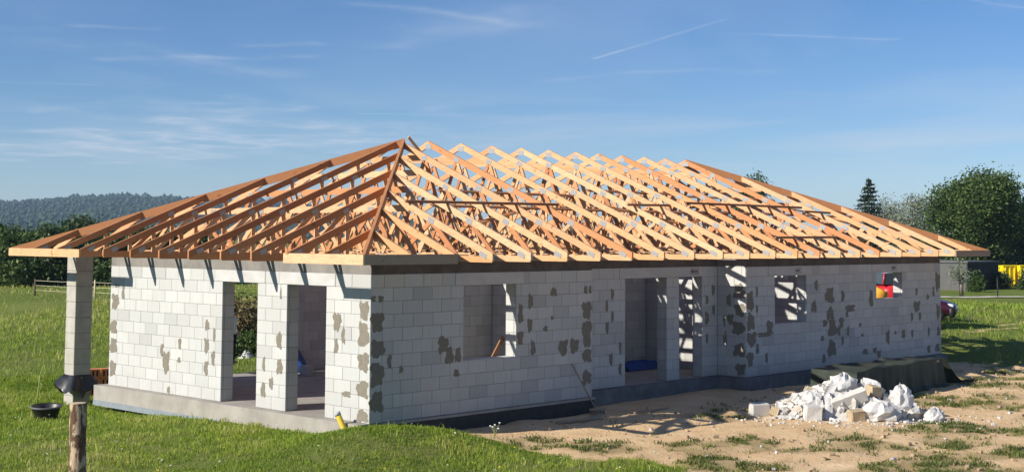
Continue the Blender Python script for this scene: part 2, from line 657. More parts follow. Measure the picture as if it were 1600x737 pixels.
def cells(a0, a1, openings, offs=0.0, rows=11, h=.25, l=.5, lint=()):
    """running-bond block rectangles (a_start, a_end, z0, z1) around openings (o0, o1, z0, z1)"""
    out = []
    for r in range(rows):
        z0, z1 = r * h, (r + 1) * h
        zc_ = (z0 + z1) / 2
        spans = [(a0, a1)]
        for o0, o1, oz0, oz1 in list(openings) + list(lint):
            if oz0 < zc_ < oz1:
                ns = []
                for s0, s1 in spans:
                    if o1 <= s0 or o0 >= s1:
                        ns.append((s0, s1))
                    else:
                        if o0 - s0 > .03:
                            ns.append((s0, o0))
                        if s1 - o1 > .03:
                            ns.append((o1, s1))
                spans = ns
        for s0, s1 in spans:
            off = offs + (.25 if r % 2 else 0) + random.uniform(-.03, .03) * (r % 3)
            j = [s0]
            kk = math.ceil((s0 - off) / l + .15)
            while off + kk * l < s1 - .07:
                if off + kk * l > s0 + .07:
                    j.append(off + kk * l)
                kk += 1
            j.append(s1)
            for p, q in zip(j[:-1], j[1:]):
                out.append((p, q, z0, z1))
    return out


GAP = .0065
DEP = .06
_bm = {}


def block_mesh(axis, ln, h):
    key = (axis, round(ln, 3), round(h, 3))
    if key not in _bm:
        if axis == 'x':
            V, F_ = bevel_box_data(ln - GAP, DEP, h - GAP, .006)
        else:
            V, F_ = bevel_box_data(DEP, ln - GAP, h - GAP, .006)
        m_ = bpy.data.meshes.new('block')
        m_.from_pydata(V, [], F_)
        m_.materials.append(M_AAC)
        m_.update()
        _bm[key] = m_
    return _bm[key]


def put_block(parent, axis, const, sgn, c, name='block'):
    """sgn: the direction (along the other axis) in which the face looks"""
    a0, a1, z0, z1 = c
    o = bpy.data.objects.new(name, block_mesh(axis, a1 - a0, z1 - z0))
    COL.objects.link(o)
    o.parent = parent
    mid = const - sgn * DEP / 2 + sgn * random.uniform(-.0015, .0015)
    o.location = ((a0 + a1) / 2, mid, (z0 + z1) / 2) if axis == 'x' else (mid, (a0 + a1) / 2, (z0 + z1) / 2)
    return o


JOINED = MB()


def join_block(axis, const, sgn, c):
    a0, a1, z0, z1 = c
    if axis == 'x':
        V, F_ = bevel_box_data(a1 - a0 - GAP, DEP, z1 - z0 - GAP, .006)
        t = ((a0 + a1) / 2, const - sgn * DEP / 2, (z0 + z1) / 2)
    else:
        V, F_ = bevel_box_data(DEP, a1 - a0 - GAP, z1 - z0 - GAP, .006)
        t = (const - sgn * DEP / 2, (a0 + a1) / 2, (z0 + z1) / 2)
    JOINED.add([(v[0] + t[0], v[1] + t[1], v[2] + t[2]) for v in V], F_)


def core(axis, c0, c1, a0, a1, openings, zt=H, z0=0.001, name='wall', mat=None, eps=.005):
    """solid wall between planes c0 and c1 of the other axis, cut by openings"""
    mb = MB()
    cuts = sorted(set([a0, a1] + [v for o in openings for v in (o[0] - eps, o[1] + eps)]))
    cuts = [c for c in cuts if a0 <= c <= a1]
    for p, q in zip(cuts[:-1], cuts[1:]):
        m_ = (p + q) / 2
        zs = [(z0, zt)]
        for o0, o1, oz0, oz1 in openings:
            if o0 - eps < m_ < o1 + eps:
                zs = [(z0, oz0 - eps)] if oz0 > z0 + .01 else []
                if oz1 + eps < zt:
                    zs.append((oz1 + eps, zt))
        for za, zb in zs:
            if axis == 'x':
                mb.box(p, c0, za, q, c1, zb)
            else:
                mb.box(c0, p, za, c1, q, zb)
    return mb.build(name, mat or M_MORTAR, house)


OP_L = [(3.58, 4.83, 0, 2.5), (1.33, 2.58, 0, 2.5)]
LI_L = [(3.32, 5.12, 2.5, 2.75), (1.05, 2.83, 2.5, 2.75)]
OP_A = [(2.40, 3.90, 1.0, 2.5)]
LI_A = [(2.17, 4.13, 2.5, 2.75)]
OP_R = [(8.51, 10.10, 0, 2.5), (10.60, 11.55, 0, 2.5)]
LI_R = [(8.30, 11.85, 2.5, 2.75)]
OP_B = [(13.5, 15.0, 1.25, 2.5), (18.70, 20.20, 1.75, 2.5)]
LI_B = [(13.2, 15.3, 2.5, 2.75), (18.45, 20.45, 2.5, 2.75)]
s = .008                                   # joints lie this far behind the block faces
e_ = .005
wall_l = core('y', s, TH, s, W - .006, OP_L)
wall_a = core('x', s, TH, TH + .001, 6.3 - .006, OP_A)
wall_r = core('x', REC + s, REC + TH, 6.0, 12.2 + s - .001, OP_R)
wall_t = core('y', 12.2 + s, 12.2 + TH, s, REC + TH + .5, [])
wall_b = core('x', s, TH, 12.2 + TH + .001, L - .006, OP_B)
wall_ar = core('y', 6.0, 6.3 - .006, TH + .001, REC + .001, [])
wall_e = core('y', L - TH, L - .012, TH + .001, W - TH - .001, [(0.95, 4.2, .9, 2.5)], mat=M_AACJ)
wall_n = core('x', W - TH, W - .012, TH + .001, L - .012, [(1.9, 4.45, 0, 2.5), (14.2, 16.2, .75, 2.5)], mat=M_AACJ)

for c in cells(0, W, OP_L, .05, lint=LI_L):
    put_block(wall_l, 'y', 0.0, -1, c)
for c in cells(.008, 6.3, OP_A, .30, lint=LI_A):
    put_block(wall_a, 'x', 0.0, -1, c)
for c in cells(6.3, 12.2, OP_R, .1, lint=LI_R):
    join_block('x', REC, -1, c)
for c in cells(.008, REC, [], .1):
    join_block('y', 12.2, -1, c)
for c in cells(12.208, L, OP_B, .2, lint=LI_B):
    join_block('x', 0.0, -1, c)

# partitions: (axis, face const, facing sign, a0, a1, thickness)
PART = [('x', 4.9, -1, 5.4, 8.1, .2), ('y', 8.1, -1, REC + TH + .002, 4.894, .2), ('x', 3.75, -1, 9.6, 12.9, .2), ('y', 12.9, -1, TH + .9, 3.744, .2),
        ('y', 17.2, -1, TH + .002, 5.2, .2), ('x', 5.4, -1, 13.2, 17.19, .2)]
for axis, cst, sg, a0, a1, th in PART:
    core(axis, cst + .008, cst + th, a0, a1 + (.19 if axis == 'y' else 0), [], name='partition_wall', mat=M_MORTAR)
    for c in cells(a0, a1, [], random.uniform(0, .3)):
        join_block(axis, cst, sg, c)
for c in cells(TH + .01, L - TH - .01, [(1.9, 4.45, 0, 2.5), (14.2, 16.2, .75, 2.5)], .1):
    if c[0] < 9:
        join_block('x', W - TH - .008, -1, c)
for c in cells(TH + .01, W - TH - .01, [(0.95, 4.2, .9, 2.5)], .1):
    if c[0] < 6:
        join_block('y', L - TH - .008, -1, c)
# reveals of the openings, built up of block ends
for axis_, x_, y0, y1, za, zb in (('y', 3.9, .064, TH, 1.0, 2.5), ('y', 15.0, .064, TH, 1.25, 2.5), ('y', 20.2, .064, TH, 1.75, 2.5), ('y', 10.10, REC + .064, REC + TH, 0, 2.5), ('y', 11.55, REC + .064, REC + TH, 0, 2.5)):
    z_ = za
    while z_ < zb - .05:
        join_block('y', x_, -1, (y0, y1, z_, min(zb, z_ + .25)))
        z_ += .25
for y_ in (4.83, 2.58):
    for r in range(10):
        join_block('x', y_, -1, (.064, TH, r * .25, r * .25 + .25))
jb = JOINED.build('aerated_block_courses', M_AACJ, house)
tag(jb, kind='stuff')

k = NT('lintel_concrete', .95, .15)
k.color(k.ramp(k.noise(2, 5, .65, k.pos((1, 1, 2))), [(.3, (.43, .425, .415)), (.7, (.54, .53, .52))])).bump(k.noise(40, 3, .6, k.pos()), .2, .006)
M_LINTEL = k.m


def lintel(parent, axis, cst, c, d=TH):
    a0, a1, z0, z1 = c
    V, F_ = bevel_box_data(a1 - a0 - .006, d + .010, z1 - z0 - .005, .008) if axis == 'x' else bevel_box_data(d + .010, a1 - a0 - .006, z1 - z0 - .005, .008)
    mid = cst + d / 2 - .003
    return obj('lintel', V, F_, M_LINTEL, parent, loc=((a0 + a1) / 2, mid, (z0 + z1) / 2) if axis == 'x' else (mid, (a0 + a1) / 2, (z0 + z1) / 2))


for c in LI_L:
    lintel(wall_l, 'y', 0, c)
for c in LI_A:
    lintel(wall_a, 'x', 0, c)
for c in LI_R:
    lintel(wall_r, 'x', REC, c)
for c in LI_B:
    lintel(wall_b, 'x', 0, c)

# ring beam on top of all outer walls
ring = MB()
ring.box(.004, .004, H + .002, TH, W - .004, ZB - .002)
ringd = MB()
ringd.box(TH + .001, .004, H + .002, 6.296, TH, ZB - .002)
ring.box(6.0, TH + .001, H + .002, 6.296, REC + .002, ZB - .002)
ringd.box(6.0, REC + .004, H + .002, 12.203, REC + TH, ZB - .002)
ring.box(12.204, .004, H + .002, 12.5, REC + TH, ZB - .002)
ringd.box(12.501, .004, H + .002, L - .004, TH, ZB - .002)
ringd.box(.012, -.0015, H + .003, TH, .0035, ZB - .003)  # thin skin on the corner's front face, eave shade in its colour
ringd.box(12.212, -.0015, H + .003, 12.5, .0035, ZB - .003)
ring.box(L - TH, TH + .001, H + .002, L - .004, W - .004, ZB - .002)
ring.box(TH + .001, W - TH, H + .002, L - TH - .001, W - .004, ZB - .002)
for axis, cst, sg, a0, a1, th in PART:
    if axis == 'x':
        ring.box(a0, cst + .004, H + .002, a1, cst + th - .004, ZB - .03)
    else:
        ring.box(cst + .004, a0, H + .003, cst + th - .004, a1 + .18, ZB - .03)
ring.build('ring_beam', M_RING, house)
rd = ringd.build('ring_beam', M_RING_SHADE, house)
rd['label'] = 'concrete ring beam along the front wall with eave shade in its colour'

# floor slab and foundation
sl = MB()
sl.box(-.22, .02, -.36, .5, W + .26, -.001)
sl.build('plinth_slab', M_SLAB, house)
sl = MB()
sl.box(.501, .03, -.36, 6.28, W + .25, -.002)
sl.box(6.281, REC + .03, -.36, L - .02, W + .24, -.002)
sl.box(12.25, .05, -.36, L - .02, REC + .029, -.002)
sl.build('floor_slab', M_SLAB, house)
box('slab_edge', .30, -.05, -.055, 6.36, .029, -.004, M_SLAB, house)
box('damp_proof_sheet', -.05, -.022, -.60, 6.33, .028, -.056, M_BITUMEN, house)
box('porch_slab', 6.361, REC - .16, -.34, 12.06, REC + .028, -.006, M_SLAB_SHADE, house)
mb = MB()
mb.box(12.061, -.15, -.34, L + .1, .048, -.008)
mb.box(12.061, .049, -.34, 12.246, REC - .01, -.008)
mb.build('porch_slab', M_SLAB_SHADE, house)
box('sheet_edge', -.228, 1.3, -.46, -.2, W + .268, -.335, plain('grey_foil', (.22, .25, .28), .5), house)

# window sills of the front: a thin levelled mortar bed
for parent, x0, x1, z in ((wall_a, 2.405, 3.895, 1.0), (wall_b, 13.505, 14.995, 1.25), (wall_b, 18.705, 20.195, 1.75)):
    box('sill_bed', x0, .002, z - .004, x1, TH, z + .012, M_LINTEL, parent)

PATCH = {'A':[(0.01,2.25,0.12,2.36),(0.18,2.23,0.31,2.36),(0.01,1.68,0.32,2.06),(0.01,1.21,0.35,1.53),(0.01,0.67,0.34,1.13),(0.01,0.19,0.33,0.58),(0.42,0.99,0.53,1.25),(0.72,0.88,0.82,1.02),(1.71,1.2,1.99,1.53),(1.91,0.96,2.13,1.31),(2.17,0.99,2.34,1.28),(2.14,0.71,2.29,0.86),(3.96,1.67,4.11,2.08),(4.26,1.98,4.41,2.28),(4.24,1.49,4.39,1.77),(3.93,1.25,4.12,1.53),(4.34,1.0,4.49,1.31),(4.95,2.21,5.15,2.39),(4.96,1.72,5.06,1.8),(4.73,1.48,4.87,1.6),(5.21,0.94,5.5,1.28),(5.57,0.98,5.86,1.29),(5.98,1.7,6.28,2.08),(5.98,1.08,6.28,1.69),(5.98,0.76,6.29,1.04),(5.97,0.27,6.28,0.58),(6.03,2.24,6.15,2.41),(6.19,2.24,6.28,2.41)],'R':[(7.99,2.03,8.09,2.27),(7.79,1.75,7.89,2.01),(7.99,1.5,8.08,1.76),(7.79,1.25,7.91,1.52),(8.28,0.75,8.37,1.05),(7.92,0.52,8.05,0.8),(8.26,0.27,8.37,0.54),(11.69,1.79,11.81,2.02),(11.95,2.03,12.09,2.29),(11.66,1.29,11.83,1.61),(11.69,0.81,11.8,1.07),(11.98,1.52,12.09,1.78)],'T':[(0.62,1.23,0.7,1.55),(0.38,1.3,0.58,1.56),(0.04,1.05,0.43,1.38),(0.02,1.51,0.34,1.83),(0.58,0.8,0.7,1.1),(0.03,0.5,0.38,0.83),(0.03,0.05,0.33,0.34),(0.03,1.93,0.37,2.32),(0.45,1.76,0.59,2.05)],'B':[(12.23,1.64,12.54,2.13),(12.23,1.15,12.57,1.58),(12.23,0.76,12.65,1.12),(12.23,0.27,12.5,0.64),(12.63,1.58,12.73,1.79),(12.64,1.99,12.73,2.25),(12.62,0.55,12.76,0.81),(13.03,0.3,13.16,0.56),(13.1,1.05,13.39,1.38),(12.68,0.97,13.39,1.09),(15.24,1.5,15.5,1.81),(15.41,2.09,15.58,2.36),(15.93,1.72,16.39,2.14),(16.01,1.26,16.38,1.61),(15.8,1.1,16.04,1.29),(16.08,0.8,16.51,1.29),(16.65,1.03,16.88,1.33),(16.03,0.28,16.47,0.72),(16.54,0.82,16.71,1.1),(16.75,0.56,16.88,0.81),(15.7,0.72,15.86,0.87),(16.76,1.75,16.94,2.05),(17.0,1.46,17.49,1.65),(17.0,1.3,17.14,1.51),(18.28,1.54,18.5,2.02),(17.05,0.8,17.17,1.06),(17.69,1.02,17.84,1.12),(17.81,0.74,17.95,0.83),(17.88,0.24,18.17,0.39),(18.46,0.25,18.68,0.4),(18.68,0.11,18.9,0.31),(19.21,0.47,19.42,0.84),(19.7,0.71,19.82,0.82),(20.12,0.57,20.34,0.83),(20.7,0.57,20.83,0.81),(21.72,0.57,21.85,0.84),(20.86,1.32,21.26,1.64),(20.69,1.06,20.83,1.31),(21.17,1.06,21.33,1.31),(21.0,1.8,21.13,2.03),(21.67,1.66,21.84,1.82),(22.06,1.73,22.19,2.04),(22.29,1.05,22.52,1.49),(22.24,1.92,22.56,2.47),(22.3,0.54,22.5,0.82),(21.67,0.07,21.87,0.3),(22.17,0.07,22.48,0.31),(15.76,0.13,15.93,0.37)],'L':[(9.07,1.19,9.4,1.49),(9.05,0.74,9.37,1.08),(9.08,0.22,9.36,0.57),(7.08,0.79,7.2,1.07),(6.82,0.44,7.09,0.92),(6.36,1.0,6.48,1.25),(6.38,0.7,6.5,0.82),(5.3,1.45,5.46,1.67),(5.06,1.23,5.15,1.51),(5.3,0.97,5.47,1.29),(5.06,0.73,5.2,1.04),(5.31,0.5,5.47,0.81),(6.77,0.01,6.89,0.16),(9.01,1.75,9.34,2.11),(8.77,1.98,8.9,2.3),(9.01,2.26,9.22,2.34),(2.73,1.22,2.91,1.55),(0.86,1.66,1.11,2.02),(0.74,1.43,0.85,1.74),(0.94,1.23,1.07,1.52),(0.04,1.91,0.32,2.26),(0.04,1.39,0.35,1.86),(2.76,2.2,2.82,2.42),(3.27,0.73,3.37,1.02),(2.69,0.71,2.89,1.01),(3.25,0.21,3.41,0.51),(2.99,0.4,3.13,0.63),(0.02,0.95,0.35,1.3),(0.04,0.47,0.38,0.78),(0.03,0.01,0.37,0.24),(0.55,0.44,0.81,0.55)]}


def patch(parent, axis, cst, sg, c, seed):
    """a trowelled smear of repair mortar, 3 mm thick, with a ragged outline"""
    a0, z0, a1, z1 = c
    ca_, cz_ = (a0 + a1) / 2, (z0 + z1) / 2
    ra, rz = (a1 - a0) / 2, (z1 - z0) / 2
    r = random.Random(seed)
    n = 34
    ring_ = []
    ph = [r.uniform(0, 6.28) for _ in range(3)]
    for i in range(n):
        t = 2 * PI * i / n
        ct, st = math.cos(t), math.sin(t)
        pw = 4.0
        rad = (abs(ct) ** pw + abs(st) ** pw) ** (-1 / pw)
        rad *= .97 + .13 * math.sin(3 * t + ph[0]) + .10 * math.sin(5 * t + ph[1]) + .05 * math.sin(9 * t + ph[2]) + r.uniform(-.07, .07)
        a = ca_ + ra * rad * ct * .98
        z = cz_ + rz * rad * st * .98
        ring_.append((a, z))
    lo, hi = cst + sg * .0045, cst - sg * .012
    V = []
    for lev, sc_ in ((hi, 1.0), (lo - sg * .002, .985), (lo, .9)):
        for a, z in ring_:
            a_, zz = ca_ + (a - ca_) * sc_, cz_ + (z - cz_) * sc_
            V.append((a_, lev, zz) if axis == 'x' else (lev, a_, zz))
    F_ = []
    for lv in range(2):
        for i in range(n):
            j = (i + 1) % n
            F_.append((lv * n + i, lv * n + j, (lv + 1) * n + j, (lv + 1) * n + i))
    F_.append(tuple(range(2 * n, 3 * n)))
    o = obj('mortar_patch', V, F_, M_PATCH, parent)
    return o


for i, (key, par, axis, cst, sg) in enumerate((('A', wall_a, 'x', 0, -1), ('R', wall_r, 'x', REC, -1), ('T', wall_t, 'y', 12.2, -1), ('B', wall_b, 'x', 0, -1), ('L', wall_l, 'y', 0, -1))):
    for j, c in enumerate(PATCH[key]):
        if c[3] - c[1] > .05:
            patch(par, axis, cst, sg, c, i * 100 + j)

# manufacturer's ink stamps on the lintels: unreadable at this size, a frame with upright bars in it
k = NT('stamp_ink', .9, .1)
k.color(k.mix(k.noise(50, 3, .6, k.pos()), (.03, .03, .035), (.12, .12, .13)))
M_INK = k.m


def stamp(parent, x, y, z, w=.36, h=.15):
    mb = MB()
    yy0, yy1 = y - .0058, y - .002
    for x0, z0, x1, z1 in ((0, 0, w, .012), (0, h - .012, w, h), (w - .012, .013, w, h - .013)):
        mb.box(x + x0, yy0, z + z0, x + x1, yy1, z + z1)
    xx = .02
    r = random.Random(int(x * 10))
    while xx < w - .08:
        ww = r.uniform(.012, .035)
        mb.box(x + xx, yy0, z + .03 + r.uniform(0, .015), x + xx + ww, yy1, z + h - .03 - r.uniform(0, .015))
        xx += ww + r.uniform(.006, .014)
    o = mb.build('ink_stamp', M_INK, parent)
    o['kind'] = 'stuff'
    return o


stamp(wall_r, 11.05, REC - .003, 2.56)
stamp(wall_b, 14.45, -.003, 2.56, .30, .13)
stamp(wall_b, 19.55, -.003, 2.56, .34, .15)

# terrace pillar of its own blocks
pil = empty('pillar', (0, 0, 0))
pil.parent = house
box('pillar_core', -.09, 10.86, -.75, .33, 11.29, ZB, M_MORTAR, pil)
z_ = -.75
rI = 0
k = NT('pillar_block', .95, .1)
k.color(k.ramp(k.noise(3, 5, .6, k.pos()), [(.3, (.34, .325, .285)), (.7, (.45, .43, .385))])).bump(k.noise(40, 3, .6, k.pos()), .3, .01)
M_PILB = k.m
while z_ < ZB - .03:
    z1 = min(ZB, z_ + .372)
    V, F_ = bevel_box_data(.44, .45, z1 - z_ - .012, .009)
    obj('pillar_block', V, F_, M_PILB, pil, loc=(.12 + random.uniform(-.004, .004), 11.075 + random.uniform(-.004, .004), (z_ + z1) / 2))
    z_ = z1
# black foil wrapped round the pillar, its lower hem flared out
V, F_ = [], []
n = 28
for li, (zz, sc_) in enumerate(((.12, 1.03), (.10, 1.06), (-.02, 1.32), (-.14, 1.62), (-.24, 1.82))):
    for i in range(n):
        t = 2 * PI * i / n
        ct, st = math.cos(t), math.sin(t)
        rad = (abs(ct) ** 8 + abs(st) ** 8) ** (-1 / 8) * .235 * (sc_ + (.30 * math.sin(2 * t + 1) + .22 * math.sin(5 * t) + .12 * math.sin(9 * t + li)) * (li / 4))
        V.append((.12 + rad * ct, 11.075 + rad * st, zz + (.08 * math.sin(5 * t) + .10 * math.sin(2 * t + 2) + .05 * math.sin(8 * t)) * (li / 4)))
for li in range(4):
    for i in range(n):
        F_.append((li * n + i, li * n + (i + 1) % n, (li + 1) * n + (i + 1) % n, (li + 1) * n + i))
fo = obj('foil_wrap', V, F_, plain('black_foil', (.02, .021, .024), .32, .5), pil, True)
fo['label'] = 'crumpled black foil wrapped round the foot of the pillar'

# ------------------------------------------------------------------ roof
OV = 1.1
EX0, EX1, EY0, EY1 = -OV, 23.55, -OV, 12.2
ZE, ZR = 3.15, 5.84
RY = 5.42
AX0, AX1 = 5.53, 16.95
SN = (ZR - ZE) / (RY - EY0)
SF = (ZR - ZE) / (EY1 - RY)
SL = (ZR - ZE) / (AX0 - EX0)
SR = (ZR - ZE) / (EX1 - AX1)
DV = .148
TK = .048


def zroof(x, y):
    return min(ZE + SN * (y - EY0), ZE + SF * (EY1 - y), ZE + SL * (x - EX0), ZE + SR * (EX1 - x))


def rafter(name, p0, p1, dv, tk, mat, parent):
    """a timber whose top edge runs p0 -> p1, with plumb-cut ends"""
    p0, p1 = Vector(p0), Vector(p1)
    d = p1 - p0
    nrm = Vector((-d.y, d.x, 0)).normalized() * tk / 2
    dz = Vector((0, 0, dv))
    V = [p0 + nrm, p0 - nrm, p1 - nrm, p1 + nrm, p0 + nrm - dz, p0 - nrm - dz, p1 - nrm - dz, p1 + nrm - dz]
    F_ = [(0, 1, 2, 3), (7, 6, 5, 4), (0, 4, 5, 1), (1, 5, 6, 2), (2, 6, 7, 3), (3, 7, 4, 0)]
    nf = nrm.cross(d).z
    if nf > 0:
        F_ = [tuple(reversed(f)) for f in F_]
    return obj(name, V, F_, mat, parent)


def stick(name, p0, p1, w, tk, nrm, mat, parent):
    p0, p1, nrm = Vector(p0), Vector(p1), Vector(nrm).normalized()
    d = (p1 - p0).normalized()
    a = d.cross(nrm).normalized() * w / 2
    b = nrm * tk / 2
    V = [p0 - a - b, p0 + a - b, p0 - a + b, p0 + a + b, p1 - a - b, p1 + a - b, p1 - a + b, p1 + a + b]
    F_ = [(0, 2, 3, 1), (4, 5, 7, 6), (0, 1, 5, 4), (2, 6, 7, 3), (0, 4, 6, 2), (1, 3, 7, 5)]
    return obj(name, V, F_, mat, parent)


PLATES = {}


def plate(p, axis, parent, w=.18, h=.11, tilt=0.0):
    """nail plate lying on the side of a truss: axis 'x' = truss plane is perpendicular to x"""
    key = (axis, w, h)
    if key not in PLATES:
        V, F_ = bevel_box_data(.004, w, h, .001) if axis == 'x' else bevel_box_data(w, .004, h, .001)
        m_ = bpy.data.meshes.new('nail_plate')
        m_.from_pydata(V, [], F_)
        m_.materials.append(M_PLATE)
        PLATES[key] = m_
    o = bpy.data.objects.new('nail_plate', PLATES[key])
    COL.objects.link(o)
    o.parent = parent
    o.location = p
    o.rotation_euler = (tilt, 0, 0) if axis == 'x' else (0, tilt, 0)
    return o


def pm():
    return M_PINE


def truss(x, flat=None):
    """gang-nail truss standing across the house at x; flat = height of the level top chord in the hips"""
    t = empty('roof_truss', (0, 0, 0))
    t.parent = house
    jx = x + random.uniform(-.012, .012)
    zt = lambda y: min(ZE + SN * (y - EY0), ZE + SF * (EY1 - y), 99 if flat is None else flat)
    if flat is None:
        rafter('top_chord', (jx, EY0, ZE), (jx, RY, ZR), DV, TK, pm(), t)
        rafter('top_chord', (jx, RY + .001, ZR), (jx, EY1, ZE), DV, TK, pm(), t)
        plate((jx - TK / 2 - .003, RY, ZR - .14), 'x', t, .22, .12)
    else:
        zp = zroof(x, RY)
        yn = EY0 + (zp - ZE) / SN
        yf = EY1 - (zp - ZE) / SF
        rafter('top_chord', (jx, EY0, ZE), (jx, yn, zp), DV, TK, pm(), t)
        rafter('top_chord', (jx, yf, zp), (jx, EY1, ZE), DV, TK, pm(), t)
        yn2 = EY0 + (flat - ZE) / SN
        yf2 = EY1 - (flat - ZE) / SF
        stick('flat_chord', (jx, yn2 + .10, flat - .07), (jx, yf2 - .10, flat - .07), .14, TK - .006, (1, 0, 0), pm(), t)
    box_z = ZB + .003
    stick('bottom_chord', (jx, EY0 + .02, box_z + .06), (jx, EY1 - .02, box_z + .06), .12, TK - .008, (1, 0, 0), pm(), t)
    hn, hf = RY - EY0, EY1 - RY
    tops = [EY0 + hn * f for f in (.27, .56, .845)] + [EY1 - hf * f for f in (.845, .56, .27)]
    bots = [EY0 + hn * f for f in (.155, .42, .70)] + [RY] + [EY1 - hf * f for f in (.70, .42, .155)]
    zb = ZB + .10
    und = lambda y: zt(y) - DV * .6
    seq = [('b', bots[0]), ('t', tops[0]), ('b', bots[1]), ('t', tops[1]), ('b', bots[2]), ('t', tops[2]), ('b', bots[3]), ('t', tops[3]), ('b', bots[4]), ('t', tops[4]), ('b', bots[5]), ('t', tops[5]), ('b', bots[6])]
    for (k0, y0), (k1, y1) in zip(seq[:-1], seq[1:]):
        q0 = (jx, y0, zb if k0 == 'b' else und(y0))
        q1 = (jx, y1, zb if k1 == 'b' else und(y1))
        if abs(q0[2] - q1[2]) > .22:
            stick('web', q0, q1, random.choice((.085, .10, .115)), TK - .012, (1, 0, 0), M_REDPINE if random.random() < .4 else M_PINE, t)  # some webs in red pine, shade inside the roof put into colour
    if flat is None:
        stick('collar', (jx, tops[2] - .05, und(tops[2]) + .02), (jx, tops[3] + .05, und(tops[3]) + .02), .11, TK - .016, (1, 0, 0), pm(), t)
        for i_ in (1, 4):
            stick('web', (jx, tops[i_], zb), (jx, tops[i_], und(tops[i_])), .08, TK - .018, (1, 0, 0), pm(), t)
    for y in tops:
        if zt(y) - ZE > .3:
            sl_ = math.atan(SN if y < RY else -SF) if (flat is None or zt(y) < flat - .01) else 0
            plate((jx - TK / 2 - .003, y, und(y) - .0), 'x', t, .19, .115, sl_)
    for y in bots[::2]:
        plate((jx - TK / 2 - .003, y, zb - .02), 'x', t, .17, .10)
    plate((jx - TK / 2 - .003, EY0 + .26, ZE - .035), 'x', t, .20, .10, math.atan(SN))
    return t


TX = [6.36, 7.48, 8.57, 9.68, 10.78, 11.89, 12.88, 13.90, 14.92, 15.93, 16.93]
HXN = [2.12, 3.20, 4.27, 5.32]
HXF = [18.15, 19.25, 20.33, 21.37]
for x in TX:
    truss(x)
DROP = .34
for x in HXN + HXF:
    truss(x, zroof(x, RY) - DROP)

# jack rafters of the long sides beyond the last hip truss
for x in (0.02, 1.11, 22.45):
    t = empty('jack_truss', (0, 0, 0))
    t.parent = house
    zp = zroof(x, RY)
    yn = EY0 + (zp - ZE) / SN
    yf = EY1 - (zp - ZE) / SF
    rafter('top_chord', (x, EY0, ZE), (x, yn - .02, zp - .01), DV, TK, pm(), t)
    rafter('top_chord', (x, yf, zp), (x, EY1, ZE), DV, TK, pm(), t)
    stick('bottom_chord', (x, EY0 + .02, ZB + .063), (x, 1.7, ZB + .063), .12, TK - .008, (1, 0, 0), pm(), t)
    if x > 1 and x < 2:
        stick('web', (x, .55, ZB + .1), (x, .55, zroof(x, .55) - .1), .09, .04, (1, 0, 0), pm(), t)
        stick('web', (x, .0, ZB + .1), (x, .5, zroof(x, .5) - .1), .09, .04, (1, 0, 0), pm(), t)

# hip-end jack trusses: planes perpendicular to y
JY = [0.04, 1.15, 2.27, 3.30, 4.45, 5.56, 6.70, 7.84, 8.85, 9.95, 11.05]
for side in (0, 1):
    for y in JY:
        t = empty('jack_truss', (0, 0, 0))
        t.parent = house
        sx = SL if side == 0 else SR
        zmax = min(ZE + SN * (y - EY0), ZE + SF * (EY1 - y))
        run = (zmax - ZE) / sx - .03
        X = (lambda d: EX0 + d) if side == 0 else (lambda d: EX1 - d)
        mat_ = M_REDPINE if random.random() < .85 else M_PINE  # mostly red pine, shade on the jack sides put into the colour
        p0, p1 = (X(0), y, ZE), (X(run), y, ZE + sx * run)
        rafter('top_chord', p0, p1, DV, TK, mat_, t)
        end = min(max(run, 1.2), 3.2)
        stick('bottom_chord', (X(.02), y, ZB + .062), (X(end), y, ZB + .062), .118, TK - .008, (0, 1, 0), mat_, t)
        sgn = 1 if side == 0 else -1
        for d in (1.25, 2.35):
            if d < run - .2 and d <= end:
                stick('web', (X(d), y, ZB + .1), (X(d), y, ZE + sx * d - .1), .09, TK - .014, (0, 1, 0), M_PINE, t)
        if run > 2.4:
            stick('web', (X(1.28), y, ZB + .12), (X(2.3), y, ZE + sx * 2.3 - .12), .09, TK - .02, (0, 1, 0), M_PINE, t)
        for hx in (HXN if side == 0 else HXF):
            d = (hx - EX0) if side == 0 else (EX1 - hx)
            if d < run - .1 and d > 2.6:
                ztop = ZE + sx * d
                stick('post', (X(d) - sgn * .055, y, ztop - DROP - .13), (X(d) - sgn * .055, y, ztop - .06), .085, TK - .016, (0, 1, 0), M_PINE, t)
        for d in (.27, 2.3, 4.3):
            if d < run - .15:
                plate((X(d), y - TK / 2 - .003, ZE + sx * d - .10), 'y', t, .17, .10, -sgn * math.atan(sx))

# hip rafters
for (x0, y0, x1, y1) in ((EX0, EY0, AX0, RY), (EX0, EY1, AX0, RY), (EX1, EY0, AX1, RY), (EX1, EY1, AX1, RY)):
    rafter('hip_rafter', (x0, y0, ZE + .006), (x1, y1, ZR + .012), .20, .058, M_REDPINE, house)
# eave boards at the four corners
for (xa, ya, xb, yb) in ((EX0 - .045, EY0 - .045, EX0 - .003, 1.18), (EX0 - .045, 8.82, EX0 - .003, EY1 + .02), (EX1 + .003, EY0, EX1 + .045, 1.2)):
    box('eave_board', xa, ya, ZB - .008, xb, yb, ZE - .006, M_PINE, house)
for (xa, ya, xb, yb) in ((EX0 - .002, EY0 - .045, 1.14, EY0 - .003), (21.34, EY0 - .045, EX1 + .04, EY0 - .003)):
    box('eave_board', xa, ya, ZB - .012, xb, yb, ZE - .010, M_OLDWOOD, house)  # front boards in darker wood than the lit ones, shade in the colour

# bracing under the rafters
def under(x, y, d):
    return (x, y, ZE + SN * (y - EY0) - DV - d)


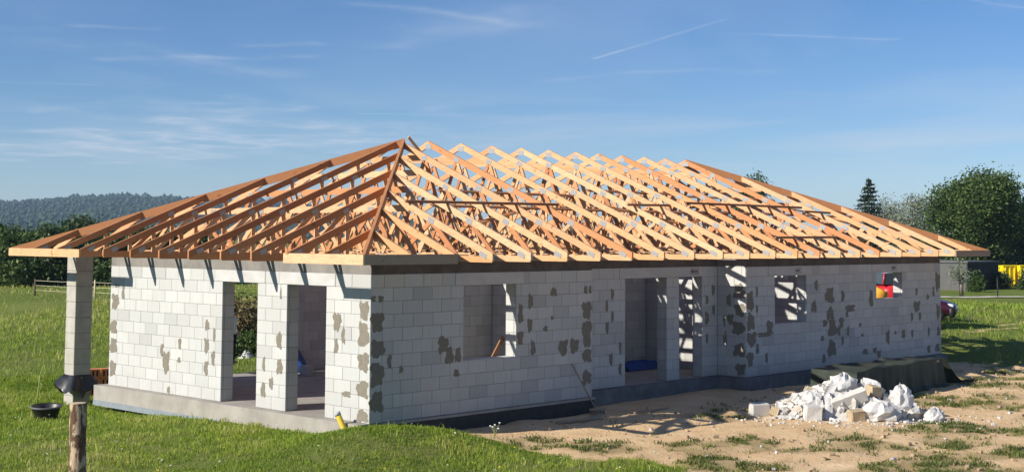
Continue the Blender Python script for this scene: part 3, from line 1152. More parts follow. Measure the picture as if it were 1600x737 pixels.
for x0, x1, y, ex in ((3.1, 7.6, 1.75, .05), (7.45, 12.2, 1.75, .055), (12.1, 16.2, 1.80, .05), (16.0, 20.9, 1.78, .055), (4.1, 9.0, 2.62, .05), (9.6, 13.2, 3.02, .05), (13.0, 17.9, 2.9, .055)):
    stick('brace_board', under(x0, y, ex), under(x1, y, ex), .10, .03, (0, -math.sin(math.atan(SN)), math.cos(math.atan(SN))), M_BRACE, house)
for a, b in (((3.1, .75), (6.3, 1.9)), ((7.6, 3.3), (10.9, 1.2)), ((10.9, .9), (15.0, 2.6)), ((16.9, 3.2), (20.2, 1.0))):
    stick('brace_board', under(*a, .105), under(*b, .105), .10, .03, (0, -math.sin(math.atan(SN)), math.cos(math.atan(SN))), M_REDPINE, house)
for y in (4.75, 6.15):
    stick('brace_board', (5.0, y, ZB + .2), (17.4, y, ZB + .2), .09, .03, (0, 0, 1), M_PINE, house)
for x0, y0, x1, y1 in ((6.4, 3.2, 8.6, 7.9), (10.8, 3.0, 13.9, 8.2), (14.0, 2.6, 16.9, 8.0)):
    stick('brace_board', (x0, y0, ZB + .24), (x1, y1, ZR - 1.35), .09, .03, (1, 0, 0), M_PINE, house)
# loose board nailed up by the peak
stick('brace_board', (5.30, 5.00, 5.86), (5.93, 5.00, 5.31), .07, .03, (0, 1, 0), M_PINE, house)
# boards nailed on top of the rafters of the front slope
for xa, ya, xb, yb in ((2.0, 1.33, 6.75, 1.41), (9.4, 1.54, 11.15, 1.59), (12.1, 1.80, 17.6, 1.76), (17.3, 1.48, 18.6, 1.42), (13.0, -.35, 16.1, -.30)):
    stick('brace_board', (xa, ya, ZE + SN * (ya - EY0) + .03), (xb, yb, ZE + SN * (yb - EY0) + .03), .05, .05, (0, -.3, .95), M_BRACE, house)

# ------------------------------------------------------------------ plants
FH = Vector((math.sin(YAW), math.cos(YAW), 0))
RH = Vector((math.cos(YAW), -math.sin(YAW), 0))


def at(u, depth):
    """ground point at a given distance in front of the camera, u measured across the photograph"""
    p = CAM + FH * depth + RH * ((u - CX) / FPX * depth)
    return p.x, p.y


def in_view(x, y, pad=260):
    dx, dy = x - CAM.x, y - CAM.y
    d = dx * FH.x + dy * FH.y
    u = CX + FPX * (dx * RH.x + dy * RH.y) / np.maximum(d, .1)
    return (d > 14) & (u > -pad) & (u < 1600 + pad), d


def leaf_mat(name, stops, transl=.35, rough=.6):
    k = NT(name, rough, .25)
    c = k.ramp(k.attr('rnd'), stops)
    k.color(c)
    tr = k.n('ShaderNodeBsdfTranslucent')
    k.l(c, tr.inputs['Color'])
    mx = k.n('ShaderNodeMixShader')
    mx.inputs[0].default_value = transl
    k.l(k.b.outputs[0], mx.inputs[1])
    k.l(tr.outputs[0], mx.inputs[2])
    k.l(mx.outputs[0], k.out.inputs['Surface'])
    return k.m


def blades(x, y, z, h, w, lean, rnd, name, mat):
    """tapering blades of grass: 5 vertices, 3 triangles each"""
    n = len(x)
    a = RNG.uniform(0, 2 * PI, n)
    la = RNG.uniform(0, 2 * PI, n)
    ca_, sa_ = np.cos(a) * w / 2, np.sin(a) * w / 2
    lx, ly = np.cos(la) * lean * h, np.sin(la) * lean * h
    V = np.zeros((n, 5, 3))
    V[:, 0] = np.stack([x - ca_, y - sa_, z - .01], -1)
    V[:, 1] = np.stack([x + ca_, y + sa_, z - .01], -1)
    V[:, 2] = np.stack([x - ca_ * .75 + lx * .35, y - sa_ * .75 + ly * .35, z + h * .62], -1)
    V[:, 3] = np.stack([x + ca_ * .75 + lx * .35, y + sa_ * .75 + ly * .35, z + h * .62], -1)
    V[:, 4] = np.stack([x + lx, y + ly, z + h * (1 - .25 * np.minimum(lean, 1))], -1)
    b = (np.arange(n) * 5)[:, None]
    F_ = np.concatenate([b + [0, 1, 3], b + [0, 3, 2], b + [2, 3, 4]], 0)
    me_ = fast_mesh(name, V.reshape(-1, 3), F_, {'rnd': np.repeat(rnd, 5)})
    return link(name, me_, mat)


M_GRASS = leaf_mat('grass_blade', [(0, (.11, .19, .018)), (.3, (.21, .31, .03)), (.6, (.30, .395, .05)), (.84, (.41, .44, .10)), (1, (.58, .52, .22))], .45, .55)
M_WEED = leaf_mat('weed_leaf', [(0, (.08, .115, .03)), (.5, (.15, .185, .05)), (.8, (.24, .24, .07)), (1, (.42, .36, .16))], .35, .6)


def on_plot(x, y):
    """True where something stands: house, slab, pillar"""
    hs_ = (x > -.27) & (x < L + .15) & (y > -.06) & (y < W + .3)
    hs_ &= ~((x > 6.4) & (x < 12.0) & (y < REC - .2))
    hs_ |= (np.abs(x - .12) < .24) & (np.abs(y - 11.08) < .25)
    return hs_


# meadow in front of and beside the house: denser close by
Xs, Ys, Ds = [], [], []
for x0, x1, y0, y1, per in ((-16, 4.5, -13, 3, 1150), (-16, 4, 3, 18, 620), (-8, 26, 9.5, 46, 85), (18, 62, -14, 22, 40), (10, 40, 40, 92, 10)):
    n = int((x1 - x0) * (y1 - y0) * per)
    x, y = RNG.uniform(x0, x1, n), RNG.uniform(y0, y1, n)
    ok, d = in_view(x, y, 160)
    ok &= ~on_plot(x, y)
    ok &= (dirt_mask(x, y) + .25 * vnoise(x * 5, y * 5, 41)) < .45
    ok &= RNG.uniform(0, 1, n) < np.clip(.70 + .45 * vnoise(x * 1.3, y * 1.3, 43) + .55 * vnoise(x * 4.5, y * 4.5, 44), .08, 1)
    Xs.append(x[ok])
    Ys.append(y[ok])
    Ds.append(d[ok])
x, y, d = np.concatenate(Xs), np.concatenate(Ys), np.concatenate(Ds)
cl_ = vnoise(x * .9, y * .9, 45)
fine = vnoise(x * 3.1, y * 3.1, 46)
h = (.042 + .03 * RNG.uniform(0, 1, len(x)) + .07 * np.clip(cl_ * .6 + fine, 0, 1.5)) * np.clip(d / 26, .9, 2.2)
tall = RNG.uniform(0, 1, len(x)) < .012
near_edge = np.exp(-((x - 1.3) / 1.0) ** 2) * np.exp(-((y + .9) / .7) ** 2)
h = h * (1 + .9 * near_edge * RNG.uniform(0, 1, len(x))) + tall * .09
w = RNG.uniform(.006, .013, len(x)) * np.clip(d / 25, .9, 4) * np.where(RNG.uniform(0, 1, len(x)) < .22, 1.9, 1)
rnd = np.clip(.42 + .20 * cl_ + .26 * fine + RNG.normal(0, .15, len(x)) + .22 * np.clip(vnoise(x * .35, y * .35, 48), 0, 1) + .25 * sstep(y, 30, 46) + tall * .35, 0, 1)
gs = blades(x, y, g_h(x, y), h, w, RNG.uniform(.15, .95, len(x)), rnd, 'meadow_grass', M_GRASS)
tag(gs, 'short lush green grass of the meadow in front of the house', 'grass', kind='stuff')

# sparse weeds on the bare soil
n = 520000
x, y = RNG.uniform(.5, 30, n), RNG.uniform(-17, .0, n)
ok, d = in_view(x, y, 160)
clump = vnoise(x * 4.2, y * 4.2, 51)
ok &= (dirt_mask(x, y) > .4) & ~on_plot(x, y)
ok &= RNG.uniform(0, 1, n) < weed(x, y) * np.clip(.25 + clump * 1.3, 0, 1) * .9
x, y, d, clump = x[ok], y[ok], d[ok], clump[ok]
h = .035 + .075 * RNG.uniform(0, 1, len(x)) * np.clip(.5 + clump, .2, 1.3)
ws = blades(x, y, g_h(x, y), h, RNG.uniform(.010, .026, len(x)), RNG.uniform(.5, 1.7, len(x)), np.clip(.45 + .25 * vnoise(x * 1.1, y * 1.1, 52) + RNG.normal(0, .16, len(x)), 0, 1), 'ground_weeds', M_WEED)
tag(ws, 'low scattered weeds growing on the bare sandy soil', 'weeds', kind='stuff')

# daisies and dandelions in the meadow
n = 900
x, y = RNG.uniform(-13, 2.5, n), RNG.uniform(-9, 12, n)
ok, d = in_view(x, y, 100)
ok &= ~on_plot(x, y) & (dirt_mask(x, y) < .3) & (vnoise(x * .8, y * .8, 61) > -.1)
x, y = x[ok], y[ok]
V, F_, R_ = [], [], []
for i, (px, py) in enumerate(zip(x, y)):
    z0 = gz(px, py) + random.uniform(.08, .15)
    r = random.uniform(.010, .02)
    b0 = len(V)
    tl = random.uniform(0, .5)
    for kk in range(6):
        V.append((px + r * math.cos(kk * PI / 3), py + r * math.sin(kk * PI / 3), z0 + tl * r * math.cos(kk * PI / 3)))
    F_.append(tuple(range(b0, b0 + 6)))
    R_ += [random.random()] * 6
    V += [(px - .002, py, z0 - .14), (px + .002, py, z0 - .14), (px, py, z0)]
    F_.append((b0 + 6, b0 + 7, b0 + 8))
    R_ += [R_[-1]] * 3
me = bpy.data.meshes.new('meadow_flowers')
me.from_pydata(V, [], F_)
aa = me.attributes.new('rnd', 'FLOAT', 'POINT')
aa.data.foreach_set('value', R_)
fl = link('meadow_flowers', me, leaf_mat('petal', [(0, (.75, .74, .68)), (.6, (.80, .78, .70)), (.62, (.75, .62, .05)), (1, (.8, .6, .04))], .3))
tag(fl, 'tiny white and yellow flowers dotted through the meadow grass', 'flowers', kind='stuff')


def leaf_cloud(blobs, n, size, clump_r, per_clump, seed, squash=.75):
    """leaf faces gathered in clumps over ellipsoids (cx, cy, cz, rx, ry, rz)"""
    rg = np.random.default_rng(seed)
    vol = np.array([b[3] * b[4] + b[4] * b[5] + b[3] * b[5] for b in blobs])
    nc = max(1, n // per_clump)
    pick = rg.choice(len(blobs), nc, p=vol / vol.sum())
    B = np.array(blobs)[pick]
    dv = rg.normal(size=(nc, 3))
    dv /= np.linalg.norm(dv, axis=1)[:, None]
    rad = rg.uniform(.40, 1.0, nc) ** .6
    C_ = B[:, :3] + dv * B[:, 3:] * rad[:, None]
    tone = rg.normal(0, .2, nc)
    ci = np.repeat(np.arange(nc), per_clump)
    m = len(ci)
    P = C_[ci] + rg.normal(size=(m, 3)) * clump_r * rg.uniform(.6, 1.25, nc)[ci][:, None] * np.array([1, 1, squash])
    a = rg.normal(size=(m, 3))
    a /= np.linalg.norm(a, axis=1)[:, None]
    b = np.cross(a, rg.normal(size=(m, 3)))
    b /= np.linalg.norm(b, axis=1)[:, None]
    s_ = size * rg.uniform(.6, 1.4, m)[:, None]
    V = np.stack([P - a * s_, P - b * s_ * .55, P + a * s_, P + b * s_ * .55], 1).reshape(-1, 3)
    F_ = np.arange(m * 4).reshape(-1, 4)
    rn = np.clip(.5 + tone[ci] + rg.normal(0, .1, m), 0, 1)
    return V, F_, np.repeat(rn, 4)


def tree(name, label, cat, x, y, blobs, n, size, mat, trunk_h, trunk_r, seed, clump=.45, per=26, group=None, bark=None, zbase=None):
    z = gz(x, y) if zbase is None else zbase
    t = empty(name, (x, y, z))
    tag(t, label, cat, group)
    V, F_, rn = leaf_cloud(blobs, n, size, clump, per, seed)
    link('crown', fast_mesh('crown', V, F_, {'rnd': rn}), mat, t)
    rg = random.Random(seed)
    mb = MB()
    top = max(b[2] for b in blobs)
    pts = [(0, 0, -.2), (rg.uniform(-.1, .1), rg.uniform(-.1, .1), trunk_h * .5), (rg.uniform(-.2, .2), rg.uniform(-.2, .2), trunk_h), (0, 0, top)]
    v, f = tube_data(pts, [trunk_r * 1.25, trunk_r, trunk_r * .8, trunk_r * .25], 8)
    mb.add(v, f)
    for b in blobs[:10]:
        v, f = tube_data([(0, 0, trunk_h * .7), (b[0] * .5, b[1] * .5, (trunk_h * .7 + b[2]) / 2 + .2), (b[0], b[1], b[2])], [trunk_r * .5, trunk_r * .35, trunk_r * .12], 6)
        mb.add(v, f)
    mb.build('trunk', bark or M_BARK, t, True)
    return t


k = NT('bark', .95, .1)
k.color(k.mix(k.noise(1, 4, .7, k.pos((14, 14, 3))), (.05, .038, .028), (.17, .13, .10))).bump(k.noise(1, 4, .7, k.pos((14, 14, 3))), .8, .03)
M_BARK = k.m
M_OAK = leaf_mat('broad_leaf', [(0, (.022, .046, .011)), (.4, (.05, .09, .022)), (.7, (.095, .15, .036)), (1, (.18, .235, .065))], .28, .5)
M_DARKLEAF = leaf_mat('hedge_leaf', [(0, (.02, .04, .013)), (.4, (.042, .075, .023)), (.75, (.08, .125, .038)), (1, (.14, .18, .06))], .22, .5)
M_PALE = leaf_mat('willow_leaf', [(0, (.14, .17, .11)), (.5, (.22, .25, .17)), (1, (.34, .36, .27))], .35, .6)
M_SPRUCE = leaf_mat('spruce_needles', [(0, (.012, .026, .014)), (.6, (.03, .05, .028)), (1, (.06, .08, .045))], .1, .6)
M_SCRUB = leaf_mat('dry_scrub_leaf', [(0, (.08, .08, .03)), (.5, (.17, .14, .06)), (1, (.30, .23, .12))], .3, .6)


def blobset(rx, rz, z0, n, seed, depth=None):
    """lobes of a rounded crown standing on z0"""
    rg = random.Random(seed)
    out = [(0, 0, z0 + rz * .95, rx * .62, (depth or rx) * .62, rz * .8)]
    for i in range(n):
        a = 2 * PI * i / n + rg.uniform(-.3, .3)
        q = rg.uniform(.35, .72)
        zz = z0 + rz * rg.uniform(.45, 1.65)
        taper = 1 - .45 * max(0, (zz - z0 - rz) / rz)
        s_ = rg.uniform(.22, .46)
        out.append((math.cos(a) * rx * q * taper, math.sin(a) * (depth or rx) * q * taper, zz, rx * s_, (depth or rx) * s_, rz * s_ * .9))
    return out


# right of the house: big oak, a second crown at the frame's edge, willow-grey trees, spruce
x, y = at(1532, 116)
tree('oak_tree', 'tall round dark green broadleaf tree behind the grey shed', 'tree', x, y, blobset(4.1, 4.6, .8, 22, 3), 46000, .125, M_OAK, 2.2, .32, 101, .5)
x, y = at(1625, 122)
tree('broadleaf_tree', 'dark broadleaf tree cut off by the right edge behind the yellow skips', 'tree', x, y, blobset(3.6, 3.6, .8, 12, 5), 16000, .18, M_DARKLEAF, 1.8, .3, 102, .5)
x, y = at(1426, 128)
tree('willow_tree', 'pale grey green tree between the spruce and the tall oak', 'tree', x, y, blobset(2.6, 4.1, .6, 13, 8), 13000, .10, M_PALE, 2.4, .16, 103, .42, 20)
x, y = at(1398, 134)
tree('birch_tree', 'thin hazy grey tree just right of the spruce', 'tree', x, y, blobset(2.0, 4.1, .3, 10, 18), 6000, .09, M_PALE, 3.0, .12, 104, .4, 14)
x, y = at(1462, 124)
tree('broadleaf_tree', 'lower dark tree at the left foot of the tall oak', 'tree', x, y, blobset(2.4, 2.3, .1, 9, 28), 9000, .16, M_OAK, 1.2, .2, 105, .45)
x, y = at(1172, 132)
tree('broadleaf_tree', 'small treetop peeping over the ridge of the trusses', 'tree', x, y, blobset(1.7, 4.5, 1.7, 14, 38), 15000, .11, M_DARKLEAF, 3, .2, 106, .45)


def spruce(u, depth, h, r, label, seed, group=None):
    x, y = at(u, depth)
    t = empty('spruce_tree', (x, y, gz(x, y)))
    tag(t, label, 'tree', group)
    rg = np.random.default_rng(seed)
    Vs, Fs, Rs, o = [], [], [], 0
    z = .6
    while z < h:
        f = 1 - z / h
        rr = r * (f ** .85) * rg.uniform(.8, 1.15) + .06
        nb = int(12 + 26 * f)
        for i in range(nb):
            a = rg.uniform(0, 2 * PI)
            ln = rr * rg.uniform(.75, 1.2)
            m = int(8 + 16 * f)
            tt = rg.uniform(.1, 1, m)
            px = np.cos(a) * ln * tt + rg.normal(0, .09, m)
            py = np.sin(a) * ln * tt + rg.normal(0, .09, m)
            pz = z - .22 * ln * tt + rg.normal(0, .06, m) + .1 * tt ** 2
            P = np.stack([px, py, pz], -1)
            d_ = rg.normal(size=(m, 3))
            d_ /= np.linalg.norm(d_, axis=1)[:, None]
            e2 = np.cross(d_, rg.normal(size=(m, 3)))
            e2 /= np.linalg.norm(e2, axis=1)[:, None]
            s_ = .15
            V_ = np.stack([P - d_ * s_, P - e2 * s_ * .4, P + d_ * s_, P + e2 * s_ * .4], 1).reshape(-1, 3)
            Vs.append(V_)
            Fs.append(np.arange(m * 4).reshape(-1, 4) + o)
            Rs.append(np.repeat(rg.uniform(0, 1, m), 4))
            o += m * 4
        z += .30 + .12 * f
    link('crown', fast_mesh('crown', np.concatenate(Vs), np.concatenate(Fs), {'rnd': np.concatenate(Rs)}), M_SPRUCE, t)
    v, f = tube_data([(0, 0, -.2), (0, 0, h * .97)], [.14, .02], 8)
    obj('trunk', v, f, M_BARK, t, True)
    return t


spruce(1358, 118, 8.9, 3.6, 'dark pointed spruce rising behind the right hip of the roof', 301)

# hedge and scrub behind the shed
for i, (u, dep, rx, rz) in enumerate(((1478, 116, 2.2, 1.45), (1512, 117, 2.2, 1.55), (1546, 117, 2.0, 1.35), (1582, 118, 2.2, 1.45))):
    x, y = at(u, dep)
    tree('hedge_shrub', ['dark shrub behind the left end of the grey shed', 'dark shrub behind the corner of the grey shed', 'dark shrub behind the shaded end of the grey shed', 'olive shrub behind the yellow skips'][i], 'shrub', x, y,
         blobset(rx, rz, -.1, 8, 50 + i), 6000, .14, M_DARKLEAF if i < 3 else M_OAK, .5, .08, 110 + i, .35, group='shrubs behind the grey shed')

# tree line across the left meadow
HEDGE = [(-34, 94, 2.7, 2.1), (2, 96, 2.6, 2.2), (36, 92, 2.5, 1.9), (70, 95, 2.6, 2.1), (103, 92, 2.4, 2.0), (134, 95, 2.5, 2.15), (165, 92, 2.4, 2.05), (196, 96, 2.6, 2.2), (232, 95, 2.5, 2.1), (270, 98, 2.6, 2.1), (308, 98, 2.4, 2.0)]
SAY = ['bright leafy shrub at the left frame edge of the meadow hedge', 'dense shrub left of the wooden fence post in the meadow hedge', 'dense shrub right above the dark fence post', 'leafy shrub of the hedge midway between fence post and pillar', 'dark shrub of the hedge just left of the pillar', 'dark shrub of the hedge just right of the pillar', 'dark shrub of the hedge at the far corner of the white wall',
       'shrub of the hedge seen through the left rafters', 'shrub of the hedge behind the left hip', 'shrub of the hedge behind the hip jacks', 'last shrub of the hedge behind the hip jacks']
for i, (u, dep, rx, rz) in enumerate(HEDGE):
    x, y = at(u, dep)
    tree('hedge_shrub', SAY[i], 'shrub', x, y, blobset(rx, rz, -.2, 10, 70 + i), 8500, .15, M_OAK if i in (0, 2, 3) else M_DARKLEAF, .6, .1, 130 + i, .38, group='hedge across the left meadow')
for i, (u, dep, rx, rz, lab) in enumerate(((-12, 132, 3.2, 2.2, 'taller tree behind the hedge at the left frame edge'), (40, 140, 3.2, 1.9, 'tree behind the hedge left of the roof corner'), (88, 136, 2.8, 2.0, 'tree behind the hedge above the left roof corner'),
                                          (142, 140, 2.6, 2.7, 'dark round treetop against the blue hill'), (112, 138, 2.0, 2.4, 'smaller treetop beside the dark round one'), (205, 145, 3.0, 2.0, 'tree behind the hedge seen between the left rafters'))):
    x, y = at(u, dep)
    tree('field_tree', lab, 'tree', x, y, blobset(rx, rz, .2, 11, 90 + i), 8000, .19, M_DARKLEAF, 1.2, .2, 160 + i, .45, group='trees behind the meadow hedge')

# scrub heap seen through the house
x, y = at(386, 52)
tree('scrub_bush', 'brownish overgrown scrub seen through the left doorway', 'shrub', x, y, [(0, 0, .7, 1.3, 1.3, .8), (.9, .2, .6, .9, .9, .7), (-.9, -.2, .55, .9, .8, .6), (0, .3, 1.2, .8, .8, .6)], 7000, .08, M_SCRUB, .4, .04, 190, .22)
x, y = at(398, 47)
tree('green_bush', 'low green bush in front of the brown scrub through the doorway', 'shrub', x, y, [(0, 0, .35, .6, .6, .45), (.4, .1, .3, .4, .4, .35), (-.45, 0, .25, .4, .4, .3)], 3500, .06, M_OAK, .2, .02, 191, .15)

# ------------------------------------------------------------------ distant wooded hill
ss = np.linspace(-3400, 900, 130)
tt = np.linspace(900, 4000, 60)
S_, T_ = np.meshgrid(ss, tt)
prof = np.interp(S_ * 2600 / np.maximum(T_, 1200), [-3400, -1400, -1005, -900, -760, -590, -420, -250, 0, 300, 900], [52, 58, 63, 68, 73, 70, 58, 40, 20, 8, 2])
HZ = prof * sstep(T_, 1000, 2600) * (1 + .06 * vnoise(S_ / 260, T_ / 260, 71) + .03 * vnoise(S_ / 90, T_ / 90, 72)) - 1.5
PX = CAM.x + S_ * RH.x + T_ * FH.x
PY = CAM.y + S_ * RH.y + T_ * FH.y
nx, ny = len(ss), len(tt)
ii = np.arange(nx * ny).reshape(ny, nx)
F = np.stack([ii[:-1, :-1], ii[:-1, 1:], ii[1:, 1:], ii[1:, :-1]], -1).reshape(-1, 4)
k = NT('hill_cover', .95, .05)
P_ = k.pos()
hc = k.ramp(k.noise(.006, 5, .6, P_), [(.35, (.022, .045, .016)), (.52, (.035, .062, .022)), (.62, (.075, .105, .04)), (.72, (.10, .12, .055))])
k.color(k.mix(k.math('MULTIPLY', k.noise(.06, 4, .7, P_), .6), hc, (.016, .03, .012)))
hill = link('hill', fast_mesh('hill', np.stack([PX, PY, HZ], -1).reshape(-1, 3), F), k.m, None, True)
tag(hill, 'wooded blue hill on the horizon at the left', kind='structure')

rg = np.random.default_rng(77)
n = 16000
s_ = rg.uniform(-2100, 500, n)
t_ = rg.uniform(1200, 2850, n)
hz = np.interp(s_ * 2600 / np.maximum(t_, 1200), [-3400, -1400, -1005, -900, -760, -590, -420, -250, 0, 300, 900], [52, 58, 63, 68, 73, 70, 58, 40, 20, 8, 2]) * sstep(t_, 1000, 2600)
clr = vnoise(s_ / 130, t_ / 200, 73) + .4 * vnoise(s_ / 45, t_ / 60, 74)
ridge = (t_ > 2450)
ok = (clr < .42) & ~(ridge & (vnoise(s_ / 40, t_ / 1000, 75) > .25))
s_, t_, hz, ridge = s_[ok], t_[ok], hz[ok], ridge[ok]
n = len(s_)
th = rg.uniform(3, 6, n) * np.where(ridge & (vnoise(s_ / 120, s_ * 0, 79) > -.1), rg.uniform(.8, 2.4, n), 1)
tw = th * rg.uniform(.4, .9, n)
cx_ = CAM.x + s_ * RH.x + t_ * FH.x
cy_ = CAM.y + s_ * RH.y + t_ * FH.y
V = np.zeros((n, 7, 3))
for kk in range(5):
    a = 2 * PI * kk / 5 + rg.uniform(0, 1, n)
    rr = tw * rg.uniform(.7, 1.2, n)
    V[:, kk] = np.stack([cx_ + np.cos(a) * rr, cy_ + np.sin(a) * rr, hz + th * rg.uniform(.25, .5, n)], -1)
V[:, 5] = np.stack([cx_, cy_, hz + th], -1)
V[:, 6] = np.stack([cx_, cy_, hz - 2], -1)
b = (np.arange(n) * 7)[:, None]
F = np.concatenate([b + [kk, (kk + 1) % 5, 5] for kk in range(5)] + [b + [(kk + 1) % 5, kk, 6] for kk in range(5)], 0)
fo = link('forest', fast_mesh('forest', V.reshape(-1, 3), F, {'rnd': np.repeat(rg.uniform(0, 1, n), 7)}), leaf_mat('forest_crown', [(0, (.016, .032, .014)), (.6, (.03, .055, .022)), (1, (.055, .08, .03))], .1))
tag(fo, 'forest covering the distant hill', 'forest', kind='stuff')

# ------------------------------------------------------------------ things on the plot
# fence post in the foreground
x, y = -11.2, -9.9
V, F_ = [], []
pts, rad = [], []
n = 16
zs = np.linspace(gz(x, y) - .3, 2.165, 34)
for i, z in enumerate(zs):
    for kk in range(n):
        t = 2 * PI * kk / n
        r = .064 * (1 - .04 * i / 34) + .0045 * vnoise(t * 2.2 + 9, z * 14, 81) + .004 * vnoise(t * 5, z * 5, 82)
        V.append((r * math.cos(t) + .01 * math.sin(z * 2), r * math.sin(t), z))
for i in range(len(zs) - 1):
    for kk in range(n):
        F_.append((i * n + kk, i * n + (kk + 1) % n, (i + 1) * n + (kk + 1) % n, (i + 1) * n + kk))
k = NT('peeling_bark', .9, .15)
f_ = k.ramp(k.noise(1, 5, .7, k.pos((16, 16, 5)), .8), [(.44, (0, 0, 0)), (.54, (1, 1, 1))])
k.color(k.mix(f_, (.13, .075, .05), (.50, .38, .26))).bump(f_, .8, .02)
post = empty('fence_post', (x, y, 0))
tag(post, 'round wooden post with peeling bark in the left foreground grass', 'post')
obj('post_body', V, F_, k.m, post, True)
V, F_ = tube_data([(.01 * math.sin(zs[-1] * 2), 0, zs[-1] - .004), (.01 * math.sin(zs[-1] * 2), 0, zs[-1] + .003)], [.0605, .058], 16)
obj('sawn_end', V, F_, plain('end_grain', (.52, .40, .27), .8, .2, 0, .2, 30), post)

# mortar tub with a tall stalk behind it
x, y = -2.05, 8.35
z = gz(x, y)
tub = empty('mortar_tub', (x, y, z))
tag(tub, 'round black plastic mortar tub lying in the grass by the pillar', 'tub')
M_TUB = plain('black_plastic', (.022, .023, .025), .45, .5)
V, F_ = lathe_data([(.02, .0), (.215, .0), (.235, .04), (.30, .27), (.325, .275), (.33, .30), (.305, .302), (.285, .27), (.22, .04), (.02, .03)], 28)
tb = obj('tub_shell', V, F_, M_TUB, tub, True)
V, F_ = lathe_data([(.302, .262), (.334, .268), (.336, .30), (.31, .306)], 28)
obj('rim', V, F_, plain('dusty_plastic', (.10, .10, .105), .6, .4), tub, True)
tub.rotation_euler = (.06, -.05, 0)
x, y = at(68, 33.2)
st = empty('tall_weed', (x, y, gz(x, y)))
tag(st, 'single pale green stalk rising behind the black tub', 'plant')
V, F_ = tube_data([(0, 0, -.05), (.03, 0, .35), (.08, .02, .7), (.17, .0, 1.02)], [.016, .014, .011, .006], 6)
M_STALK = plain('stalk', (.30, .36, .12), .7)
obj('stem', V, F_, M_STALK, st, True)
for i in range(6):
    a = i * 2.2
    zz = .25 + i * .12
    V = [(0.03 + zz * .09, 0, zz), (.03 + zz * .09 + .10 * math.cos(a) - .02 * math.sin(a), .10 * math.sin(a) + .02 * math.cos(a), zz + .03), (.03 + zz * .09 + .2 * math.cos(a), .2 * math.sin(a), zz - .02), (.03 + zz * .09 + .10 * math.cos(a) + .02 * math.sin(a), .10 * math.sin(a) - .02 * math.cos(a), zz + .03)]
    obj('leaf', V, [(0, 1, 2, 3)], M_STALK, st)

# stack of hollow clay bricks beyond the far corner
x, y = at(160, 35.2)
bs = empty('brick_stack', (x, y, gz(x, y)), -.25)
tag(bs, 'low stack of orange hollow clay bricks behind the plinth corner', 'bricks')
M_BRICK = [plain('fired_clay', (.50, .17, .07), .9, .1, 0, .25, 8), plain('pale_clay', (.58, .24, .11), .9, .1, 0, .25, 8)]
bm_ = []
for mt in M_BRICK:
    V, F_ = bevel_box_data(.365, .24, .228, .008)
    mm = bpy.data.meshes.new('brick')
    mm.from_pydata(V, [], F_)
    mm.materials.append(mt)
    bm_.append(mm)
hole = bpy.data.meshes.new('hole')
V, F_ = bevel_box_data(.05, .012, .15, .004)
hole.from_pydata(V, [], F_)
hole.materials.append(plain('brick_void', (.03, .012, .008), .9))
for lay in range(3):
    for i in range(4 - (lay == 2)):
        b_ = bpy.data.objects.new('brick', random.choice(bm_))
        COL.objects.link(b_)
        b_.parent = bs
        b_.location = (i * .37 - .5 + random.uniform(-.02, .02), random.uniform(-.03, .03), .114 + lay * .232)
        b_.rotation_euler = (0, 0, random.uniform(-.06, .06))
        for q in (-.1, 0, .1):
            h_ = bpy.data.objects.new('hole', hole)
            COL.objects.link(h_)
            h_.parent = b_
            h_.location = (q, -.1155, 0)

# yellow drain pipe stub by the near corner
pp = empty('drain_pipe', (-.30, .40, -.25))
tag(pp, 'short yellow plastic pipe leaning out of the grass by the near corner', 'pipe')
M_YEL = plain('yellow_pipe', (.72, .52, .06), .45, .4)
V, F_ = tube_data([(0.06, -.12, -.05), (-.04, .12, .44)], [.055, .055], 16, False)
obj('pipe_body', V, F_, M_YEL, pp, True)
V, F_ = tube_data([(-.030, .096, .39), (-.042, .125, .45)], [.060, .060], 16)
obj('pipe_cap', V, F_, plain('grey_cap', (.36, .40, .42), .5), pp, True)

# broom leaning against the front wall
br = empty('broom', (6.03, -.36, gz(6.03, -.36)))
tag(br, 'long handled broom leaning on the shaded front wall at the recess', 'broom')
hz0 = .10
V, F_ = tube_data([(0, 0, hz0), (-.42, .33, .75 - br.location.z)], [.016, .014], 10)
obj('handle', V, F_, M_OLDWOOD, br, True)
V, F_ = bevel_box_data(.36, .09, .05, .01)
hd = obj('broom_head', V, F_, M_OLDWOOD, br, loc=(.02, -.01, .115))
hd.rotation_euler = (0, 0, -.5)
mb = MB()
for i in range(90):
    bx0, by0 = random.uniform(-.17, .17), random.uniform(-.035, .035)
    mb.add(*tube_data([(bx0, by0, -.02), (bx0 * 1.12, by0 * 1.5 - .015, -.115)], [.004, .003], 3))
bi = mb.build('bristles', plain('bristle', (.22, .19, .14), .9), hd)
bi['kind'] = 'stuff'


def plank(name, label, p0, p1, w_, t_, nrm, mat, cat='plank', group=None):
    o = stick(name, p0, p1, w_, t_, nrm, mat, None)
    tag(o, label, cat, group)
    return o


def gp(x, y, dz=.03):
    return (x, y, gz(x, y) + dz)


plank('plank', 'weathered plank lying crosswise in the shade before the front wall', gp(4.3, -.78), gp(5.5, -.98), .11, .03, (0, 0, 1), M_OLDWOOD)
plank('plank', 'second weathered plank crossing the first on the shaded soil', gp(4.75, -1.05, .06), gp(5.75, -.74, .06), .10, .03, (0, 0, 1), M_OLDWOOD)
plank('batten', 'thin grey batten on the ground right of the broom', gp(6.6, -.95), gp(7.9, -.85), .06, .03, (0, 0, 1), M_OLDWOOD)
plank('plank', 'pine plank leaning inside the big front window', (3.30, .46, .45), (3.98, .44, 1.38), .10, .03, (0, 1, 0), M_BRACE)

